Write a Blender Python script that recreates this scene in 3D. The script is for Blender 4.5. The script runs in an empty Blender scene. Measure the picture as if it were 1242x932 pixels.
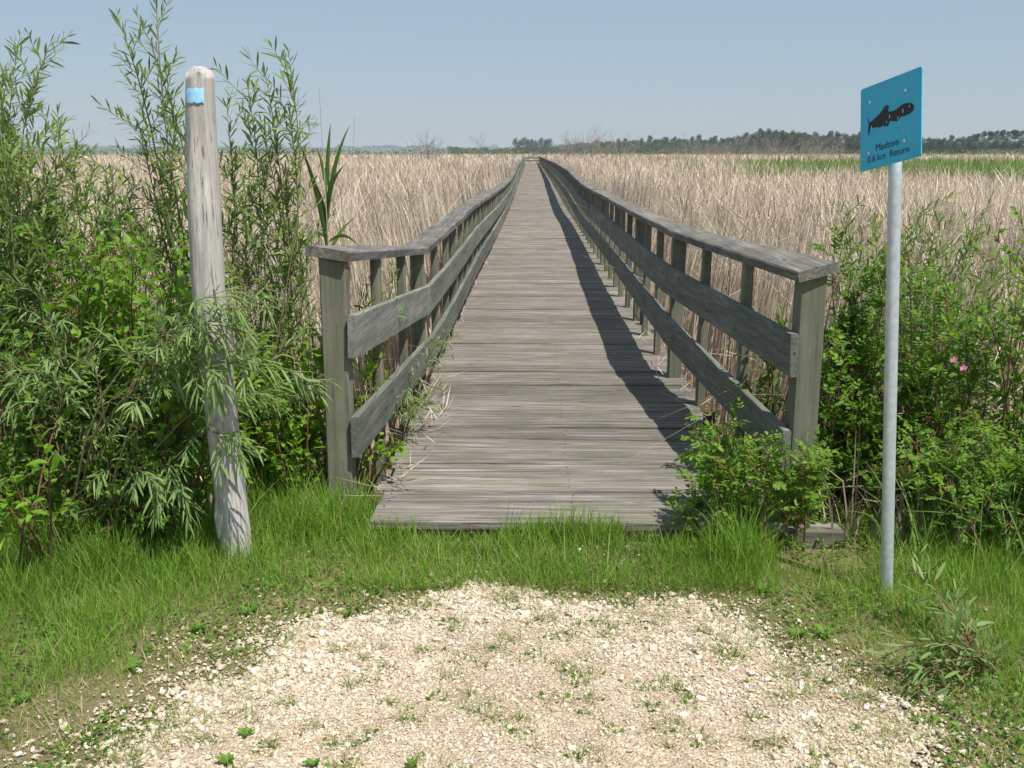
import bpy, math, random
import numpy as np
from mathutils import Matrix, Vector

SEED = 11
rng = np.random.default_rng(SEED)
random.seed(SEED)
sc = bpy.context.scene
COL = sc.collection

# ------------------------------------------------------------------ camera geometry (used to lay the place out)
F = 1200.0; IW, IH = 1242, 932; EYE = 1.70
PITCH = math.radians(13.2246); YAW = math.radians(1.2083)
FW = np.array([-math.sin(YAW)*math.cos(PITCH), math.cos(YAW)*math.cos(PITCH), -math.sin(PITCH)])
RT = np.array([math.cos(YAW), math.sin(YAW), 0.0]); UP = np.cross(RT, FW)
CAM = np.array([0, 0, EYE])
def _ray(x, y): return RT*(x-IW/2)/F + UP*(IH/2-y)/F + FW
def atY(x, y, Y):
    r = _ray(x, y); return CAM + r*(Y/r[1])
def atZ(x, y, Z=0.0):
    r = _ray(x, y); return CAM + r*((Z-EYE)/r[2])

# ------------------------------------------------------------------ object helpers
def tag(o, label=None, cat=None, group=None, kind=None):
    if label: o['label'] = label
    if cat: o['category'] = cat
    if group: o['group'] = group
    if kind: o['kind'] = kind
    return o
def empty(name, loc, label, cat, group=None):
    o = bpy.data.objects.new(name, None); COL.objects.link(o)
    o.location = loc; o.empty_display_size = 0.2
    return tag(o, label, cat, group)
def link(name, me, mat=None, parent=None):
    o = bpy.data.objects.new(name, me); COL.objects.link(o)
    if mat: me.materials.append(mat)
    if parent is not None:
        o.parent = parent
        if parent.type == 'EMPTY':
            o.matrix_parent_inverse = Matrix.Translation(-Vector(parent.location))
    return o
def np_mesh(name, V, Fs, tint=None, smooth=False):
    """V (n,3); Fs = list of (m,k) int arrays"""
    me = bpy.data.meshes.new(name)
    V = np.asarray(V, np.float32)
    me.vertices.add(len(V)); me.vertices.foreach_set('co', V.ravel())
    loops = np.concatenate([f.ravel() for f in Fs]).astype(np.int32)
    tot = np.concatenate([np.full(len(f), f.shape[1], np.int32) for f in Fs])
    st = np.concatenate([[0], np.cumsum(tot)[:-1]]).astype(np.int32)
    me.loops.add(len(loops)); me.loops.foreach_set('vertex_index', loops)
    me.polygons.add(len(tot)); me.polygons.foreach_set('loop_start', st)
    try: me.polygons.foreach_set('loop_total', tot)
    except Exception: pass
    me.polygons.foreach_set('use_smooth', np.full(len(tot), bool(smooth)))
    if tint is not None:
        a = me.attributes.new('tint', 'FLOAT', 'POINT')
        a.data.foreach_set('value', np.asarray(tint, np.float32))
    me.update(calc_edges=True); me.validate()
    return me
class MB:
    def __init__(s): s.V = []; s.F = {}; s.T = []; s.n = 0
    def add(s, V, F, t=0.5):
        V = np.asarray(V, float)
        s.V.append(V); s.T.append(np.full(len(V), t))
        for f in F: s.F.setdefault(len(f), []).append([i+s.n for i in f])
        s.n += len(V)
    def hexa(s, P, t=0.5):
        s.add(P, [(0,3,2,1),(4,5,6,7),(0,1,5,4),(1,2,6,5),(2,3,7,6),(3,0,4,7)], t)
    def box(s, a, b, t=0.5):
        (x0,y0,z0),(x1,y1,z1) = a, b
        s.hexa([(x0,y0,z0),(x1,y0,z0),(x1,y1,z0),(x0,y1,z0),(x0,y0,z1),(x1,y0,z1),(x1,y1,z1),(x0,y1,z1)], t)
    def sweep(s, secs, t=0.5, caps=True):
        """secs: list of closed sections (each k points)"""
        k = len(secs[0]); V = np.concatenate([np.asarray(q, float) for q in secs]); Fc = []
        for i in range(len(secs)-1):
            for j in range(k):
                a = i*k+j; b = i*k+(j+1) % k
                Fc.append((a, b, b+k, a+k))
        if caps:
            Fc.append(tuple(range(k-1, -1, -1))); Fc.append(tuple((len(secs)-1)*k+j for j in range(k)))
        s.add(V, Fc, t)
    def tube(s, pts, rad, sides=5, t=0.5, caps=True):
        pts = np.asarray(pts, float); n = len(pts)
        rad = np.broadcast_to(rad, n)
        tg = np.gradient(pts, axis=0); tg /= np.linalg.norm(tg, axis=1)[:, None]+1e-9
        ref = np.array([0.31, 0.17, 0.93]) if abs(tg[0][2]) < .8 else np.array([0.9, 0.4, 0.1])
        secs = []
        a = np.arange(sides)*2*math.pi/sides
        for i in range(n):
            u = np.cross(tg[i], ref); u /= np.linalg.norm(u)+1e-9; v = np.cross(tg[i], u)
            secs.append(pts[i] + rad[i]*(np.cos(a)[:, None]*u + np.sin(a)[:, None]*v))
        s.sweep(secs, t, caps)
    def mesh(s, name, smooth=False):
        if not s.V: return None
        return np_mesh(name, np.concatenate(s.V), [np.array(f) for f in s.F.values()], np.concatenate(s.T), smooth)
    def build(s, name, mat, parent=None, smooth=False):
        return link(name, s.mesh(name, smooth), mat, parent)

# ------------------------------------------------------------------ materials
def new_mat(name):
    m = bpy.data.materials.new(name); m.use_nodes = True
    nt = m.node_tree; nt.nodes.clear()
    out = nt.nodes.new('ShaderNodeOutputMaterial')
    return m, nt, out
def N(nt, typ, **kw):
    n = nt.nodes.new(typ)
    for k, v in kw.items():
        if k in n.inputs: n.inputs[k].default_value = v
        else: setattr(n, k, v)
    return n
def ramp(nt, fac, stops):
    r = nt.nodes.new('ShaderNodeValToRGB')
    el = r.color_ramp.elements
    while len(el) < len(stops): el.new(0.5)
    for e, (p, c) in zip(el, stops):
        e.position = p; e.color = (*c, 1) if len(c) == 3 else c
    nt.links.new(fac, r.inputs['Fac']); return r
def mixc(nt, fac, a, b, mode='MIX'):
    m = nt.nodes.new('ShaderNodeMix'); m.data_type = 'RGBA'; m.blend_type = mode
    for i, v in ((0, fac), (6, a), (7, b)):
        if hasattr(v, 'is_output') or isinstance(v, bpy.types.NodeSocket): nt.links.new(v, m.inputs[i])
        elif i == 0: m.inputs[0].default_value = v
        else: m.inputs[i].default_value = (*v, 1)
    return m.outputs[2]
def mth(nt, op, a, b=0.0, clamp=False):
    m = nt.nodes.new('ShaderNodeMath'); m.operation = op; m.use_clamp = clamp
    for i, v in ((0, a), (1, b)):
        if isinstance(v, bpy.types.NodeSocket): nt.links.new(v, m.inputs[i])
        else: m.inputs[i].default_value = v
    return m.outputs[0]

def wood(name, axis, dark, mid, light, stain=(0.20, 0.21, 0.12), stain_amt=0.5, crack=0.8, rough=0.85, fine=55.0, knots=True, along=1.6, ckp=0.40, bump=0.5):
    m, nt, out = new_mat(name)
    L = nt.links.new
    tc = N(nt, 'ShaderNodeTexCoord'); at = N(nt, 'ShaderNodeAttribute', attribute_name='tint')
    off = N(nt, 'ShaderNodeVectorMath', operation='SCALE'); off.inputs[0].default_value = (13.7, 17.1, 9.3); L(at.outputs['Fac'], off.inputs['Scale'])
    add = N(nt, 'ShaderNodeVectorMath', operation='ADD'); L(tc.outputs['Object'], add.inputs[0]); L(off.outputs[0], add.inputs[1])
    def grain(along, across, detail, dist=0.0):
        mp = N(nt, 'ShaderNodeMapping'); s = [across]*3; s['xyz'.index(axis)] = along
        mp.inputs['Scale'].default_value = s; L(add.outputs[0], mp.inputs['Vector'])
        no = N(nt, 'ShaderNodeTexNoise', Scale=1.0, Detail=detail, Roughness=0.65, Distortion=dist); L(mp.outputs[0], no.inputs['Vector'])
        return no.outputs['Fac']
    g1 = grain(along, fine, 6, 0.3); g2 = grain(along*.7, fine*0.3, 4, 0.6); g3 = grain(along*1.6, min(fine*2.2, 125), 3, 0.2)
    no = N(nt, 'ShaderNodeTexNoise', Scale=3.2, Detail=5.0, Roughness=0.6); L(add.outputs[0], no.inputs['Vector'])
    mixg = mth(nt, 'ADD', mth(nt, 'MULTIPLY', g1, 0.55), mth(nt, 'MULTIPLY', g2, 0.45))
    base = ramp(nt, mixg, [(0.30, dark), (0.5, mid), (0.68, light)]).outputs[0]
    st = ramp(nt, no.outputs['Fac'], [(0.42, (0, 0, 0)), (0.68, (1, 1, 1))]).outputs[0]
    c = mixc(nt, mth(nt, 'MULTIPLY', st, stain_amt), base, stain)
    # per board tone
    tone = ramp(nt, at.outputs['Fac'], [(0.0, (0.68, 0.67, 0.66)), (0.35, (0.92, 0.92, 0.9)), (0.7, (1.0, 0.98, 0.95)), (1.0, (1.2, 1.17, 1.12))]).outputs[0]
    c = mixc(nt, 1.0, c, tone, 'MULTIPLY')
    ck = ramp(nt, g3, [(ckp-.10, (0.25, 0.23, 0.21)), (ckp, (1, 1, 1))]).outputs[0]
    c = mixc(nt, crack, c, ck, 'MULTIPLY')
    if knots:
        mp = N(nt, 'ShaderNodeMapping'); s = [9.0]*3; s['xyz'.index(axis)] = 2.2
        mp.inputs['Scale'].default_value = s; L(add.outputs[0], mp.inputs['Vector'])
        vo = N(nt, 'ShaderNodeTexVoronoi', Scale=1.0); L(mp.outputs[0], vo.inputs['Vector'])
        kn = ramp(nt, vo.outputs['Distance'], [(0.05, (0.35, 0.30, 0.25)), (0.11, (1, 1, 1))]).outputs[0]
        c = mixc(nt, 0.8, c, kn, 'MULTIPLY')
    b = N(nt, 'ShaderNodeBsdfPrincipled'); b.inputs['Roughness'].default_value = rough; b.inputs['Specular IOR Level'].default_value = 0.25
    L(c, b.inputs['Base Color'])
    bp = N(nt, 'ShaderNodeBump', Strength=bump, Distance=0.004); L(mth(nt, 'ADD', g1, mth(nt, 'MULTIPLY', g3, 0.6)), bp.inputs['Height']); L(bp.outputs[0], b.inputs['Normal'])
    L(b.outputs[0], out.inputs[0]); return m

def leaf_mat(name, stops, trans=0.3, tcol=None, rough=0.5, back=None, spec=0.3):
    m, nt, out = new_mat(name); L = nt.links.new
    at = N(nt, 'ShaderNodeAttribute', attribute_name='tint')
    c = ramp(nt, at.outputs['Fac'], stops).outputs[0]
    if back:
        ge = N(nt, 'ShaderNodeNewGeometry'); c = mixc(nt, ge.outputs['Backfacing'], c, back)
    b = N(nt, 'ShaderNodeBsdfPrincipled'); b.inputs['Roughness'].default_value = rough; b.inputs['Specular IOR Level'].default_value = spec
    L(c, b.inputs['Base Color'])
    t = N(nt, 'ShaderNodeBsdfTranslucent')
    L(mixc(nt, 1.0, c, tcol or (1.5, 1.6, 0.7), 'MULTIPLY'), t.inputs['Color'])
    mx = N(nt, 'ShaderNodeMixShader'); mx.inputs[0].default_value = trans
    L(b.outputs[0], mx.inputs[1]); L(t.outputs[0], mx.inputs[2]); L(mx.outputs[0], out.inputs[0]); return m

def plain(name, col, rough=0.6, metal=0.0, noise=None, spec=0.4, bump=0.0):
    m, nt, out = new_mat(name); L = nt.links.new
    b = N(nt, 'ShaderNodeBsdfPrincipled'); b.inputs['Roughness'].default_value = rough; b.inputs['Metallic'].default_value = metal
    b.inputs['Specular IOR Level'].default_value = spec
    b.inputs['Base Color'].default_value = (*col, 1)
    if noise:
        sc_, c2 = noise
        tc = N(nt, 'ShaderNodeTexCoord'); no = N(nt, 'ShaderNodeTexNoise', Scale=sc_, Detail=5.0, Roughness=0.65); L(tc.outputs['Object'], no.inputs['Vector'])
        r = ramp(nt, no.outputs['Fac'], [(0.35, col), (0.65, c2)]); L(r.outputs[0], b.inputs['Base Color'])
        if bump:
            bp = N(nt, 'ShaderNodeBump', Strength=bump, Distance=0.01); L(no.outputs['Fac'], bp.inputs['Height']); L(bp.outputs[0], b.inputs['Normal'])
    L(b.outputs[0], out.inputs[0]); return m

M = {}
M['deck'] = wood('weathered_deck_wood', 'x', (0.04, 0.034, 0.031), (0.172, 0.157, 0.143), (0.45, 0.42, 0.39), stain=(0.115, 0.125, 0.065), stain_amt=0.5, along=2.2, fine=115, ckp=.42, bump=.8)
M['rail_y'] = wood('weathered_rail_wood', 'y', (0.078, 0.082, 0.073), (0.168, 0.176, 0.157), (0.30, 0.30, 0.27), stain=(0.09, 0.125, 0.09), stain_amt=0.5)
M['cap_y'] = wood('weathered_cap_wood', 'y', (0.06, 0.056, 0.05), (0.18, 0.172, 0.154), (0.34, 0.325, 0.29), stain=(0.06, 0.057, 0.046), stain_amt=0.6)
M['post'] = wood('treated_post_wood', 'z', (0.10, 0.10, 0.075), (0.19, 0.19, 0.145), (0.265, 0.26, 0.205), stain=(0.12, 0.15, 0.09), stain_amt=0.6, fine=40)
M['rail_x'] = wood('far_rail_wood', 'x', (0.14, 0.10, 0.08), (0.24, 0.18, 0.145), (0.34, 0.27, 0.22), stain_amt=0.2)
M['log'] = wood('bleached_log_wood', 'z', (0.20, 0.19, 0.18), (0.46, 0.445, 0.43), (0.66, 0.645, 0.63), stain=(0.30, 0.285, 0.265), stain_amt=0.5, fine=60, crack=0.9, knots=True, along=1.1, ckp=.42, bump=.9)
M['blaze'] = plain('blue_paint', (0.20, 0.52, 0.80), 0.6, noise=(45, (0.36, 0.64, 0.84)))
M['sign'] = plain('blue_sign_plastic', (0.035, 0.43, 0.66), 0.38, noise=(9, (0.045, 0.47, 0.70)))
M['black'] = plain('black_vinyl', (0.018, 0.018, 0.02), 0.5)
M['chip'] = plain('peeled_white', (0.55, 0.6, 0.62), 0.6)
M['galv'] = plain('galvanised_steel', (0.50, 0.56, 0.60), 0.48, 0.55, noise=(38, (0.66, 0.71, 0.74)), bump=0.05)
M['bolt'] = plain('bolt_steel', (0.72, 0.74, 0.75), 0.25, 0.9)
M['pipe'] = plain('black_pipe_plastic', (0.012, 0.011, 0.013), 0.45)

# ------------------------------------------------------------------ ground
def vnoise(x, y, s=1.0, seed=0):
    """cheap smooth value noise"""
    x = np.asarray(x)*s; y = np.asarray(y)*s
    xi = np.floor(x).astype(np.int64); yi = np.floor(y).astype(np.int64); fx = x-xi; fy = y-yi
    fx = fx*fx*(3-2*fx); fy = fy*fy*(3-2*fy)
    def h(a, b):
        n = (a*374761393 + b*668265263 + seed*1442695041) & 0x7fffffff
        n = ((n ^ (n >> 13))*1274126177) & 0x7fffffff
        return ((n ^ (n >> 16)) & 0xffff)/65535.0
    return (h(xi, yi)*(1-fx)+h(xi+1, yi)*fx)*(1-fy) + (h(xi, yi+1)*(1-fx)+h(xi+1, yi+1)*fx)*fy
def sstep(a, b, x):
    t = np.clip((np.asarray(x)-a)/(b-a), 0, 1); return t*t*(3-2*t)
def ground_z(x, y):
    x = np.asarray(x, float); y = np.asarray(y, float)
    z = -0.34*sstep(4.2, 5.6, y) + 0.06*np.exp(-((x-.1)/.9)**2-((y-3.97)/.16)**2)
    near = 1-sstep(15, 60, np.abs(x)+np.abs(y))
    z = z + near*(0.03*(vnoise(x, y, 1.1, 3)-0.5) + 0.012*(vnoise(x, y, 5, 4)-0.5))
    under = sstep(-0.8, -0.68, x)*(1-sstep(1.05, 1.2, x))*sstep(4.04, 4.14, y)   # ground under the deck sits lower
    return z - 0.05*under
def axis_pts(lo, hi, a, b, step, grow=1.22):
    p = list(np.arange(a, b+1e-6, step)); s = step; x = p[-1]
    while x < hi: s *= grow; x += s; p.append(min(x, hi))
    s = step; x = p[0]; q = []
    while x > lo: s *= grow; x -= s; q.append(max(x, lo))
    return np.array(q[::-1]+p)
def grid_mesh(name, xs, ys, zf, keep=None):
    X, Y = np.meshgrid(xs, ys); V = np.stack([X, Y, zf(X, Y)], -1).reshape(-1, 3)
    nx, ny = len(xs), len(ys)
    i = np.arange((ny-1)*(nx-1)); r, c = i//(nx-1), i % (nx-1); a = r*nx+c
    Q = np.stack([a, a+1, a+nx+1, a+nx], 1)
    if keep is not None:
        ctr = V[Q].mean(1); Q = Q[keep(ctr[:, 0], ctr[:, 1])]
        used = np.unique(Q); mp = -np.ones(len(V), int); mp[used] = np.arange(len(used)); V = V[used]; Q = mp[Q]
    return np_mesh(name, V, [Q], None, True)

# gravel outline: pixels of the photo laid down on the ground, then carried on behind the viewer
GP = [atZ(x, y)[:2] for x, y in [(135,931),(150,885),(225,838),(300,800),(355,765),(430,735),(515,690),(620,694),(750,712),(870,752),(960,795),(1060,840),(1085,885),(1045,931)]]
GP = np.array(GP + [np.array(p) for p in [(1.35,2.1),(1.9,1.2),(2.8,0.2),(3.4,-2.5),(-3.2,-2.5),(-2.7,0.2),(-2.0,1.3),(-1.5,2.1)]])
def gdist(x, y):
    """distance to the gravel outline, negative inside"""
    x = np.asarray(x, float); y = np.asarray(y, float); sh = x.shape; x = x.ravel(); y = y.ravel()
    d = np.full(len(x), 1e9); ins = np.zeros(len(x), bool); n = len(GP)
    for i in range(n):
        a, b = GP[i], GP[(i+1) % n]; e = b-a
        t = np.clip(((x-a[0])*e[0]+(y-a[1])*e[1])/(e@e), 0, 1)
        d = np.minimum(d, np.hypot(x-a[0]-t*e[0], y-a[1]-t*e[1]))
        c = ((a[1] > y) != (b[1] > y)) & (x < e[0]*(y-a[1])/(e[1]+1e-12)+a[0]); ins ^= c
    return np.where(ins, -d, d).reshape(sh)
def gedge(x, y):
    return gdist(x, y) + 0.06*sstep(3.3, 3.7, y)*(np.abs(x) < 1.2) + 0.36*(vnoise(x, y, 3.1, 8)-0.5) + 0.16*(vnoise(x, y, 9, 9)-0.5)

def ground_mat():
    m, nt, out = new_mat('marsh_soil'); L = nt.links.new
    tc = N(nt, 'ShaderNodeTexCoord')
    n1 = N(nt, 'ShaderNodeTexNoise', Scale=2.2, Detail=6.0, Roughness=0.7); L(tc.outputs['Object'], n1.inputs['Vector'])
    n2 = N(nt, 'ShaderNodeTexNoise', Scale=45.0, Detail=4.0, Roughness=0.7); L(tc.outputs['Object'], n2.inputs['Vector'])
    soil = ramp(nt, n2.outputs['Fac'], [(0.3, (0.09, 0.068, 0.04)), (0.55, (0.19, 0.145, 0.09)), (0.75, (0.33, 0.26, 0.17))]).outputs[0]
    gr = ramp(nt, n1.outputs['Fac'], [(0.4, (0.14, 0.14, 0.055)), (0.65, (0.27, 0.215, 0.13))]).outputs[0]
    near = mixc(nt, 0.5, soil, gr)
    marsh = ramp(nt, n1.outputs['Fac'], [(0.35, (0.24, 0.19, 0.135)), (0.65, (0.40, 0.32, 0.235))]).outputs[0]
    sp = N(nt, 'ShaderNodeSeparateXYZ'); L(tc.outputs['Object'], sp.inputs[0])
    f = N(nt, 'ShaderNodeMapRange'); f.inputs[1].default_value = 4.6; f.inputs[2].default_value = 6.5; L(sp.outputs[1], f.inputs[0])
    c = mixc(nt, f.outputs[0], near, marsh)
    nb = N(nt, 'ShaderNodeTexNoise', Scale=0.012, Detail=5.0, Roughness=0.6); L(tc.outputs['Object'], nb.inputs['Vector'])
    far = ramp(nt, nb.outputs['Fac'], [(0.42, (0.25, 0.20, 0.13)), (0.58, (0.10, 0.14, 0.04))]).outputs[0]
    f2 = N(nt, 'ShaderNodeMapRange'); f2.inputs[1].default_value = 220; f2.inputs[2].default_value = 450; L(sp.outputs[1], f2.inputs[0])
    c = mixc(nt, f2.outputs[0], c, far)
    b = N(nt, 'ShaderNodeBsdfPrincipled', Roughness=0.95); b.inputs['Specular IOR Level'].default_value = 0.1; L(c, b.inputs['Base Color'])
    bp = N(nt, 'ShaderNodeBump', Strength=0.6, Distance=0.02); L(n2.outputs['Fac'], bp.inputs['Height']); L(bp.outputs[0], b.inputs['Normal'])
    L(b.outputs[0], out.inputs[0]); return m
R_FAR = 2400.0
gme = grid_mesh('ground', axis_pts(-R_FAR, R_FAR, -6, 6, 0.12), axis_pts(-60, R_FAR, -1, 8, 0.12), ground_z)
tag(link('ground', gme, ground_mat()), kind='structure')

def gravel_mat():
    m, nt, out = new_mat('limestone_fines'); L = nt.links.new
    tc = N(nt, 'ShaderNodeTexCoord')
    v = N(nt, 'ShaderNodeTexVoronoi', Scale=95.0); L(tc.outputs['Object'], v.inputs['Vector'])
    n1 = N(nt, 'ShaderNodeTexNoise', Scale=4.0, Detail=6.0, Roughness=0.7); L(tc.outputs['Object'], n1.inputs['Vector'])
    a = ramp(nt, n1.outputs['Fac'], [(0.36, (0.43, 0.345, 0.24)), (0.62, (0.57, 0.48, 0.36))]).outputs[0]
    hs = N(nt, 'ShaderNodeSeparateColor'); L(v.outputs['Color'], hs.inputs[0])
    vv = ramp(nt, hs.outputs[0], [(0.0, (0.7, 0.68, 0.66)), (1.0, (1.12, 1.1, 1.08))]).outputs[0]
    c = mixc(nt, 1.0, a, vv, 'MULTIPLY')
    b = N(nt, 'ShaderNodeBsdfPrincipled', Roughness=0.95); b.inputs['Specular IOR Level'].default_value = 0.15; L(c, b.inputs['Base Color'])
    bp = N(nt, 'ShaderNodeBump', Strength=0.9, Distance=0.012, invert=True); L(v.outputs['Distance'], bp.inputs['Height']); L(bp.outputs[0], b.inputs['Normal'])
    L(b.outputs[0], out.inputs[0]); return m
pme = grid_mesh('gravel_path', np.arange(-3.4, 3.41, 0.04), np.arange(-2.5, 4.1, 0.04), lambda x, y: ground_z(x, y)+0.006,
                keep=lambda x, y: gedge(x, y) < 0.02)
tag(link('gravel_path', pme, gravel_mat()), kind='structure')

# pebbles
def pebbles():
    t = (1+5**.5)/2
    ico = np.array([(-1,t,0),(1,t,0),(-1,-t,0),(1,-t,0),(0,-1,t),(0,1,t),(0,-1,-t),(0,1,-t),(t,0,-1),(t,0,1),(-t,0,-1),(-t,0,1)])/math.hypot(1, t)
    fc = np.array([(0,11,5),(0,5,1),(0,1,7),(0,7,10),(0,10,11),(1,5,9),(5,11,4),(11,10,2),(10,7,6),(7,1,8),(3,9,4),(3,4,2),(3,2,6),(3,6,8),(3,8,9),(4,9,5),(2,4,11),(6,2,10),(8,6,7),(9,8,1)])
    n = 235000
    x = rng.uniform(-2.6, 2.7, n); y = rng.uniform(1.5, 4.0, n)
    d = gedge(x, y)
    bare = vnoise(x, y, 2.3, 21)
    p = np.where(d < 0, 0.35+0.65*sstep(0.25, 0.6, bare+np.clip(-d*0.0, 0, 1)), np.where((y > 3.55) & (np.abs(x) < 1.0), .25, .75)*np.exp(-np.clip(d, 0, 9)/(.10+.12*sstep(3.0, 2.5, y)*bare)))
    # more stones along the edge, finer gravel in the worn middle
    mid = sstep(0.15, 0.7, -d)
    k = rng.random(n) < p*(1-0.45*mid)
    x, y, mid = x[k], y[k], mid[k]; n = len(x)
    r = np.exp(rng.normal(math.log(0.0041), 0.42, n))*(1.18-0.30*mid); r = np.clip(r, 0.002, 0.019)
    A = rng.normal(size=(n, 3, 3)); q, _ = np.linalg.qr(A)
    S = np.stack([r*rng.uniform(.9, 1.5, n), r*rng.uniform(.7, 1.15, n), r*rng.uniform(.5, .85, n)], 1)
    base = ico[None]*(1+rng.uniform(-.30, .26, (n, 12, 1)))
    V = np.einsum('nij,nkj->nki', q, base*S[:, None, :])
    V[..., 2] *= 0.7
    V += np.stack([x, y, ground_z(x, y)+0.006+r*0.28], 1)[:, None, :]
    Fc = (fc[None] + (np.arange(n)*12)[:, None, None]).reshape(-1, 3)
    tint = np.repeat(rng.random(n), 12)
    me = np_mesh('gravel', V.reshape(-1, 3), [Fc], tint)
    m, nt, out = new_mat('limestone_pebbles'); L = nt.links.new
    at = N(nt, 'ShaderNodeAttribute', attribute_name='tint')
    c = ramp(nt, at.outputs['Fac'], [(0.0, (0.36, 0.33, 0.29)), (0.05, (0.42, 0.35, 0.265)), (0.35, (0.55, 0.47, 0.36)), (0.65, (0.61, 0.54, 0.43)), (0.9, (0.68, 0.63, 0.55)), (1.0, (0.52, 0.36, 0.23))]).outputs[0]
    tc = N(nt, 'ShaderNodeTexCoord'); no = N(nt, 'ShaderNodeTexNoise', Scale=160.0, Detail=3.0); L(tc.outputs['Object'], no.inputs['Vector'])
    c = mixc(nt, 1.0, c, ramp(nt, no.outputs['Fac'], [(0.3, (0.82, 0.8, 0.78)), (0.7, (1.08, 1.07, 1.05))]).outputs[0], 'MULTIPLY')
    b = N(nt, 'ShaderNodeBsdfPrincipled', Roughness=0.9); b.inputs['Specular IOR Level'].default_value = 0.2
    L(c, b.inputs['Base Color']); L(b.outputs[0], out.inputs[0])
    tag(link('gravel', me, m), 'loose cream limestone pebbles spread over the path in front of the boardwalk', 'gravel', kind='stuff')
pebbles()

# ------------------------------------------------------------------ boardwalk
DZ = 0.14; YF = 4.03; YE = 140.0
def interp(tab):
    ys = np.array([t[0] for t in tab])
    def f(y, k): return np.interp(y, ys, [t[k] for t in tab])
    return f
#          Y     cap inner x, cap underside z, roll (deg, + = outer side up)
LT = interp([(4.40,-0.832,1.226,9),(6.95,-0.735,1.0,3),(8.5,-0.70,1.02,1),(11.5,-0.685,1.045,0),(16,-0.66,0.99,1),(22,-0.66,0.90,2),(29,-0.665,0.84,2),(34,-0.68,0.82,2),(40,-0.70,0.87,1),(50,-0.72,1.0,0),(80,-0.80,1.05,0),(140,-1.08,1.06,0)])
RTB = interp([(4.40,1.178,1.135,14),(6.95,0.948,1.118,3),(8.0,0.947,1.11,1),(10,0.945,1.10,0),(15,0.95,1.06,0),(20,0.945,1.03,0),(24,0.94,1.09,0),(28,0.94,1.15,0),(36,0.945,1.17,0),(47,0.95,1.17,0),(60,0.94,1.12,0),(80,0.90,1.09,0),(119,0.83,1.06,0),(140,0.78,1.06,0)])
def deck_x(y): return -0.30*(np.asarray(y)/140.0)**2
def deck_z(y):
    y = np.asarray(y, float); return DZ - 0.05*np.exp(-((y-33)/14)**2) + 0.012*np.sin(y*0.37)*sstep(6, 12, y)
BW = empty('boardwalk', (0.17, YF, DZ), 'long grey weathered plank boardwalk with wooden railings running straight across the reed marsh', 'boardwalk')
NAILS = []
M['nail'] = plain('rusty_nail', (0.05, 0.035, 0.028), .7)
def deck():
    b = MB(); y = YF; i = 0
    while y < YE:
        w = rng.uniform(0.185, 0.245) if y < 12 else 0.235
        g = rng.uniform(0.005, 0.013)
        xl = -0.715+deck_x(y)+rng.uniform(-.025, .025); xr = 1.075+deck_x(y)+rng.uniform(-.03, .03)
        if i == 0: xl, xr = -0.70, 1.10
        zt = deck_z(y)+rng.uniform(-.006, .006); sk = rng.normal(0, .004); tl = rng.normal(0, .003)
        y0, y1 = y+g/2, y+w-g/2; c = 0.006; cup = rng.uniform(-0.001, 0.005)
        nseg = 7 if y < 14 else 1
        secs = []
        bow = rng.normal(0, .004)
        for k in range(nseg+1):
            u = k/nseg; x = xl+(xr-xl)*u; dy = sk*(u-.5)*2; dz = tl*(u-.5)*2 + bow*(1-(2*u-1)**2)
            if nseg > 1: e0, e1 = rng.normal(0, .0012, 2)
            else: e0 = e1 = 0
            secs.append([(x, y0+dy+e0, zt-.04+dz), (x, y0+dy+e0, zt-c+dz), (x, y0+dy+c, zt+dz), (x, (y0+y1)/2+dy, zt-cup+dz), (x, y1+dy-c, zt+dz), (x, y1+dy+e1, zt-c+dz), (x, y1+dy+e1, zt-.04+dz)])
        b.sweep(secs, float(np.clip(rng.normal(np.interp(y, [4, 7, 14, 40], [.36, .48, .72, .9]), .26), 0, 1)))
        if y < 16:
            for xe in (-.66, .18, 1.02):
                for fy in (.25, .75):
                    nx, ny = xe+rng.normal(0, .008), y+w*fy+rng.normal(0, .006); q = np.arange(6)*math.pi/3; r_ = .005
                    NAILS.append(([(nx+r_*math.cos(a), ny+r_*math.sin(a), zt+.0035) for a in q], [tuple(range(6))]))
        y += w; i += 1
    b.build('deck', M['deck'], BW)
    bb = MB()
    for xe in (-0.66, 0.18, 1.02):
        ys = np.concatenate([[4.2], np.arange(6, 141, 6.0)])
        bb.sweep([[(xe+deck_x(q)-.02, q, deck_z(q)-.26), (xe+deck_x(q)+.02, q, deck_z(q)-.26), (xe+deck_x(q)+.02, q, deck_z(q)-.045), (xe+deck_x(q)-.02, q, deck_z(q)-.045)] for q in ys], rng.random())
    bb.build('joist', M['rail_y'], BW)
    bb = MB(); x = np.linspace(-0.69, 1.36, 9)
    bb.sweep([[(q, 4.07+.004*math.sin(q*9), -.02), (q, 4.19, -.02), (q, 4.19, .088), (q, 4.07+.004*math.sin(q*9), .085)] for q in x], .55)
    bb.build('sill_beam', M['deck'], BW)
deck()
def capsec(T, side, y, w=0.185, h=0.047, ext=0.0):
    xi, zb, ro = T(y, 1), T(y, 2), math.radians(T(y, 3))
    # side -1 = left: outer towards -x
    o = side; dx, dz = math.cos(ro)*w*o, math.sin(ro)*w
    nx, nz = -math.sin(ro)*o, math.cos(ro)
    a = np.array([xi, y, zb]); bq = a+np.array([dx, 0, dz]); up = np.array([nx*h, 0, nz*h])
    cc = .006
    return a, bq, up
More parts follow.
